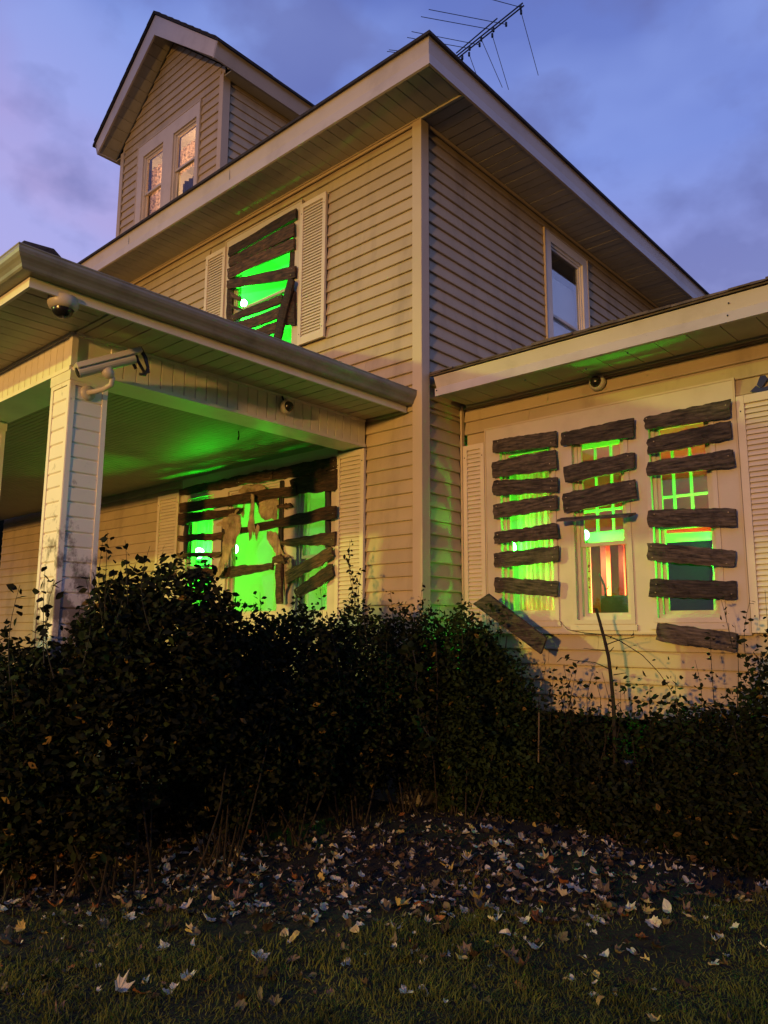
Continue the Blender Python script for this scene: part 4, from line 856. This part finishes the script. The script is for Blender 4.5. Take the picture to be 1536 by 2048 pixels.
# bare sapling and stalks in front of the wing
def stalks():
    e = empty('dead_sapling', PY(1232, 1480, .1), 'bare dead sapling leaning before the middle wing window', 'sapling')
    def c(pts): return [PY(900+a*.4141, 1180+b*.4141, .2) for a, b in pts]
    mb = MB(); mb.tube(c([(705, 92), (722, 150), (745, 235), (765, 320), (778, 430), (790, 560), (795, 700), (800, 860)]), .011, 7, .016); mb.build('trunk', 'twig', e)
    for pts in ([(690, 90), (710, 88), (722, 110)], [(760, 262), (820, 240), (888, 228), (886, 195)], [(745, 215), (820, 245), (930, 315), (1010, 400), (1080, 500)], [(755, 292), (700, 288), (645, 282)], [(765, 380), (700, 350), (600, 340), (535, 325)], [(735, 215), (650, 208), (570, 192), (530, 150)], [(790, 410), (850, 400)], [(770, 300), (792, 275)], [(538, 328), (515, 350)]):
        MB().tube(c(pts), .0045, 5, .002).build('branch', 'twig', e)
    L = []; 
    for i in range(26): p = c([(random.uniform(450, 620), random.uniform(350, 560))])[0]; L.append(tuple(p))
    e2 = empty('weed', PY(1110, 1420, .2), 'thin leafy weed stalks below the left wing window', 'weed')
    tw = MB()
    for k in range(9):
        x = 330+k*55+random.uniform(-20, 20); tw.tube(c([(x, 640), (x+random.uniform(-20, 20), 520), (x+random.uniform(-50, 40), random.uniform(360, 450))]), .003, 4, .0015)
    tw.build('stems', 'twig', e2)
    for i in range(330): p = c([(random.uniform(260, 1150), 640-random.expovariate(1/75))])[0]; L.append((p.x, p.y+random.uniform(-.1, .1), p.z))
    leaf_mesh('leaves', L, (.03, .06), 'leaf_dark', e2, loc=tuple(WL[e2.name]))
    e3 = empty('garden_stake', PY(1078, 1520, .05), 'thin pale stake standing in the dark bed', 'stake'); MB().tube([PY(1078, 1425, .05), PY(1077, 1525, .05)], .006, 6).build('stick', 'litter_tan', e3)
stalks()
# grass
def grass():
    n = 330000
    u = rng.random(n)**.8; x = np.empty(n); y = np.empty(n)
    # area in front of the camera, denser nearby
    x = rng.uniform(-3.2, 4.4, n); y = rng.uniform(-5.3, .6, n)
    # lawn lies in front of a line parallel to the picture; thins out under the litter
    fwd = (x-CAM.x)*CF.x/math.hypot(CF.x, CF.y)+(y-CAM.y)*CF.y/math.hypot(CF.x, CF.y); side_ = (x-CAM.x)*CR.x+(y-CAM.y)*CR.y
    edge = 4.0+.35*np.sin(x*3+y*2)+.3*np.sin(x*7-y*5)
    keep = (fwd > 1.6) & (rng.random(n) < np.clip((edge+.7-fwd)/1.0, .04, 1)) & (np.abs(side_) < fwd*.6+.3)
    x, y = x[keep], y[keep]; n = len(x); z = np.array([gz(a_, b_) for a_, b_ in zip(x, y)])-.005
    cl = .6+.5*np.sin(x*9+np.sin(y*7)*2)*np.sin(y*8+np.sin(x*6)*2)+.25*rng.random(n)
    h = (.014+.045*rng.random(n)*cl.clip(.15, 1.5)); a = rng.random(n)*6.283; w = .0022+.002*rng.random(n)
    lean = rng.normal(size=(n, 2))*.022
    B = np.stack([x, y, z], 1); W = np.stack([np.cos(a)*w, np.sin(a)*w, 0*a], 1)
    T = B+np.stack([lean[:, 0], lean[:, 1], h], 1); Mi = B+np.stack([lean[:, 0]*.3, lean[:, 1]*.3, h*.55], 1)
    V = np.stack([B-W, B+W, Mi+W*.7, Mi-W*.7, T], 1).reshape(-1, 3)
    me = bpy.data.meshes.new('lawn_grass'); me.vertices.add(n*5); me.vertices.foreach_set('co', V.astype(np.float32).ravel())
    k = np.arange(n)*5; Fq = np.stack([k, k+1, k+2, k+3, k+3, k+2, k+4], 1).ravel(); me.loops.add(len(Fq)); me.loops.foreach_set('vertex_index', Fq.astype(np.int32))
    me.polygons.add(n*2); st = np.stack([np.arange(n)*7, np.arange(n)*7+4], 1).ravel(); me.polygons.foreach_set('loop_start', st.astype(np.int32)); me.update(calc_edges=True); me.validate()
    me.materials.append(M['grass']); o = bpy.data.objects.new('lawn_grass', me); link(o, (0, 0, 0)); tag(o, 'short dark olive grass in the foreground', 'grass', kind='stuff')
grass()
# fallen maple leaves
def maple(seed):
    r = random.Random(seed); pts = []
    prof = [(-90, .42), (-60, .45), (-42, .66), (-25, .66), (-12, .84), (0, .70), (18, .74), (33, .96), (48, .70), (62, .72), (76, .78), (90, 1.0), (104, .78), (118, .72), (132, .70), (147, .96), (162, .74), (180, .70), (192, .84), (205, .66), (222, .66), (240, .45)]
    if seed % 3 == 1: prof = [(a, 1/math.sqrt((math.cos(math.radians(a))/.48)**2+(math.sin(math.radians(a)))**2)*.95) for a in range(-90, 270, 24)]
    c1, c2, cv = r.uniform(-.5, 1.0), r.uniform(-.5, 1.0), r.uniform(-.9, .9)
    for a, q in prof:
        q *= (r.uniform(.85, 1.08) if seed % 3 else r.uniform(.55, 1.0))*.5; t = math.radians(a); x, y = math.cos(t)*q, math.sin(t)*q; pts.append((x, y, c1*x*x*2+c2*y*y*2+cv*x*y+abs(x)*.2+r.uniform(-.05, .05)))
    return pts
LV = [maple(i) for i in range(24)]
def leaf_tf(seed): return LV[seed % len(LV)]
def litter():
    mats = ['litter_pale', 'litter_pink', 'litter_tan', 'litter_brown', 'litter_yellow', 'litter_orange']; wts = [.26, .18, .24, .26, .03, .03]
    groups = {m: MB() for m in mats}
    def place(mb, x, y, s, z=0, steep=1.0):
        L = leaf_tf(random.randrange(99)); R = Matrix.Rotation(random.uniform(0, 6.28), 3, 'Z') @ Matrix.Rotation(random.gauss(0, .27)*steep, 3, 'X') @ Matrix.Rotation(random.gauss(0, .27)*steep, 3, 'Y') @ Matrix.Rotation(random.uniform(0, 6.28), 3, 'Z')
        n0 = len(mb.v); c = Vector((x, y, gz(x, y)+z)); mb.v.append(c+R @ Vector((0, 0, -.05))*s)
        for p in L: mb.v.append(c+R @ Vector(p)*s)
        k = len(L)
        for i in range(k): mb.f.append((n0, n0+1+i, n0+1+(i+1) % k))
    cnt = 0
    while cnt < 3400:
        v = random.triangular(1600, 2048, 1690); u = random.uniform(-60, 1600)
        if v > 1850 and random.random() < .68: continue
        if u > 1250 and random.random() < .45: continue
        p = PZ(u, v, .0)
        for _ in range(4): p = PZ(u, v, gz(p.x, p.y))
        m = random.choices(mats, wts)[0]; place(groups[m], p.x, p.y, min(.11, .032+random.expovariate(32)), random.uniform(-.012, .02)); cnt += 1
    for m, mb in groups.items():
        o = mb.build('fallen_leaves', m); tag(o, {'litter_pale': 'scattered pale grey maple leaves', 'litter_pink': 'scattered dull pink maple leaves', 'litter_tan': 'scattered tan maple leaves', 'litter_brown': 'scattered dark brown maple leaves', 'litter_yellow': 'scattered yellow maple leaves', 'litter_orange': 'scattered orange maple leaves'}[m]+' lying over the dark bed and lawn', 'fallen leaves', kind='stuff')
    big = [(463, 1730, 'litter_pale', 'brightest white curled leaf, left of the middle of the leaf bed'), (434, 1722, 'litter_pale', 'white upturned leaf just left of the brightest one'), (516, 1670, 'litter_pale', 'pale leaf at the upper left edge of the leaf bed'), (365, 1758, 'litter_orange', 'red brown oak leaf lying by the grass edge at left'),
           (60, 1755, 'litter_orange', 'orange curled leaf at the far left'), (150, 1765, 'litter_orange', 'rusty leaf next to the orange one at left'), (378, 1858, 'litter_yellow', 'pale yellow upright leaf in the left lawn'), (590, 1866, 'litter_yellow', 'yellow crumpled leaf in the lawn at centre left'), (655, 1785, 'litter_pink', 'large pinkish leaf in the middle of the leaf bed'), (688, 1788, 'litter_pale', 'white pointed leaf beside the large pinkish one'),
           (820, 1705, 'litter_pink', 'salmon leaf standing up in the middle bed'), (825, 1728, 'litter_pink', 'pink leaf under the standing salmon one'), (1012, 1862, 'litter_pale', 'big pale folded leaf on the grass edge'), (918, 1912, 'litter_yellow', 'bright twisted yellow leaf in the lawn'), (1188, 1945, 'litter_yellow', 'cream leaf standing in the right lawn'), (1468, 1850, 'litter_pale', 'wide white leaf at the far right'),
           (1335, 1697, 'litter_pink', 'pink maple leaf at upper right of the bed'), (1212, 1700, 'litter_pale', 'pale round leaf at the right of the bed'), (1125, 1780, 'litter_pale', 'pale broad leaf right of the middle bed'), (1085, 1780, 'litter_pale', 'white jagged leaf in the right bed'), (1455, 2030, 'litter_tan', 'tan leaf in the bottom right corner'), (1310, 2035, 'litter_yellow', 'yellowish leaf at the bottom right edge'),
           (1200, 1995, 'litter_yellow', 'upright yellow leaf near the bottom right'), (1108, 1632, 'litter_pale', 'grey leaf at the dark top of the bed'), (990, 1660, 'litter_tan', 'tan leaf under the dark shrub'), (725, 1750, 'litter_pale', 'white fallen leaf right of the pinkish one'), (1200, 1618, 'litter_orange', 'orange leaf in the dark top right of the bed'), (520, 1980, 'litter_tan', 'tan curled leaf low in the left lawn')]
    for u, v, m, l in big:
        p = PZ(u, v, .03)
        for _ in range(4): p = PZ(u, v, gz(p.x, p.y)+.04)
        mb = MB(); place(mb, p.x, p.y, random.uniform(.055, .09), .03, 1.7); o = mb.build('fallen_leaf', m); tag(o, l, 'leaf', 'large fallen leaves')
litter()

# ------------------------------------------------------------------ unseen ring of trees, added to block low sky light
def added_tree_screen():
    mb = MB(); r_ = random.Random(3); lamp_gap = math.atan2(-1, -.75)
    n = 150
    for i in range(n):
        a = 2*math.pi*i/n; d = abs((a-lamp_gap+math.pi) % (2*math.pi)-math.pi); d2 = abs((a-math.radians(-97)+math.pi) % (2*math.pi)-math.pi)
        if d < .33 or d2 < .2: continue  # openings left in the added ring so lamp light gets through
        R_ = r_.uniform(44, 60); c = Vector((math.cos(a)*R_, math.sin(a)*R_, r_.uniform(4.5, 7.5))); rr = (r_.uniform(3, 4.6), r_.uniform(5, 8.5)); n0 = len(mb.v)
        for j in range(6):
            p = -1.3+2.6*j/5
            for k in range(8): t = 2*math.pi*k/8; q = 1+r_.uniform(-.22, .22); mb.v.append(c+Vector((math.cos(t)*math.cos(p)*rr[0]*q, math.sin(t)*math.cos(p)*rr[0]*q, math.sin(p)*rr[1]*q)))
        for j in range(5):
            for k in range(8): k2 = (k+1) % 8; mb.f.append((n0+j*8+k, n0+j*8+k2, n0+j*8+8+k2, n0+j*8+8+k))
    tag(mb.build('added_tree_screen', 'leaf_dark', loc=(0, 0, 0)), 'added unseen ring of dark trees blocking low sky light', 'trees', kind='stuff')
added_tree_screen()
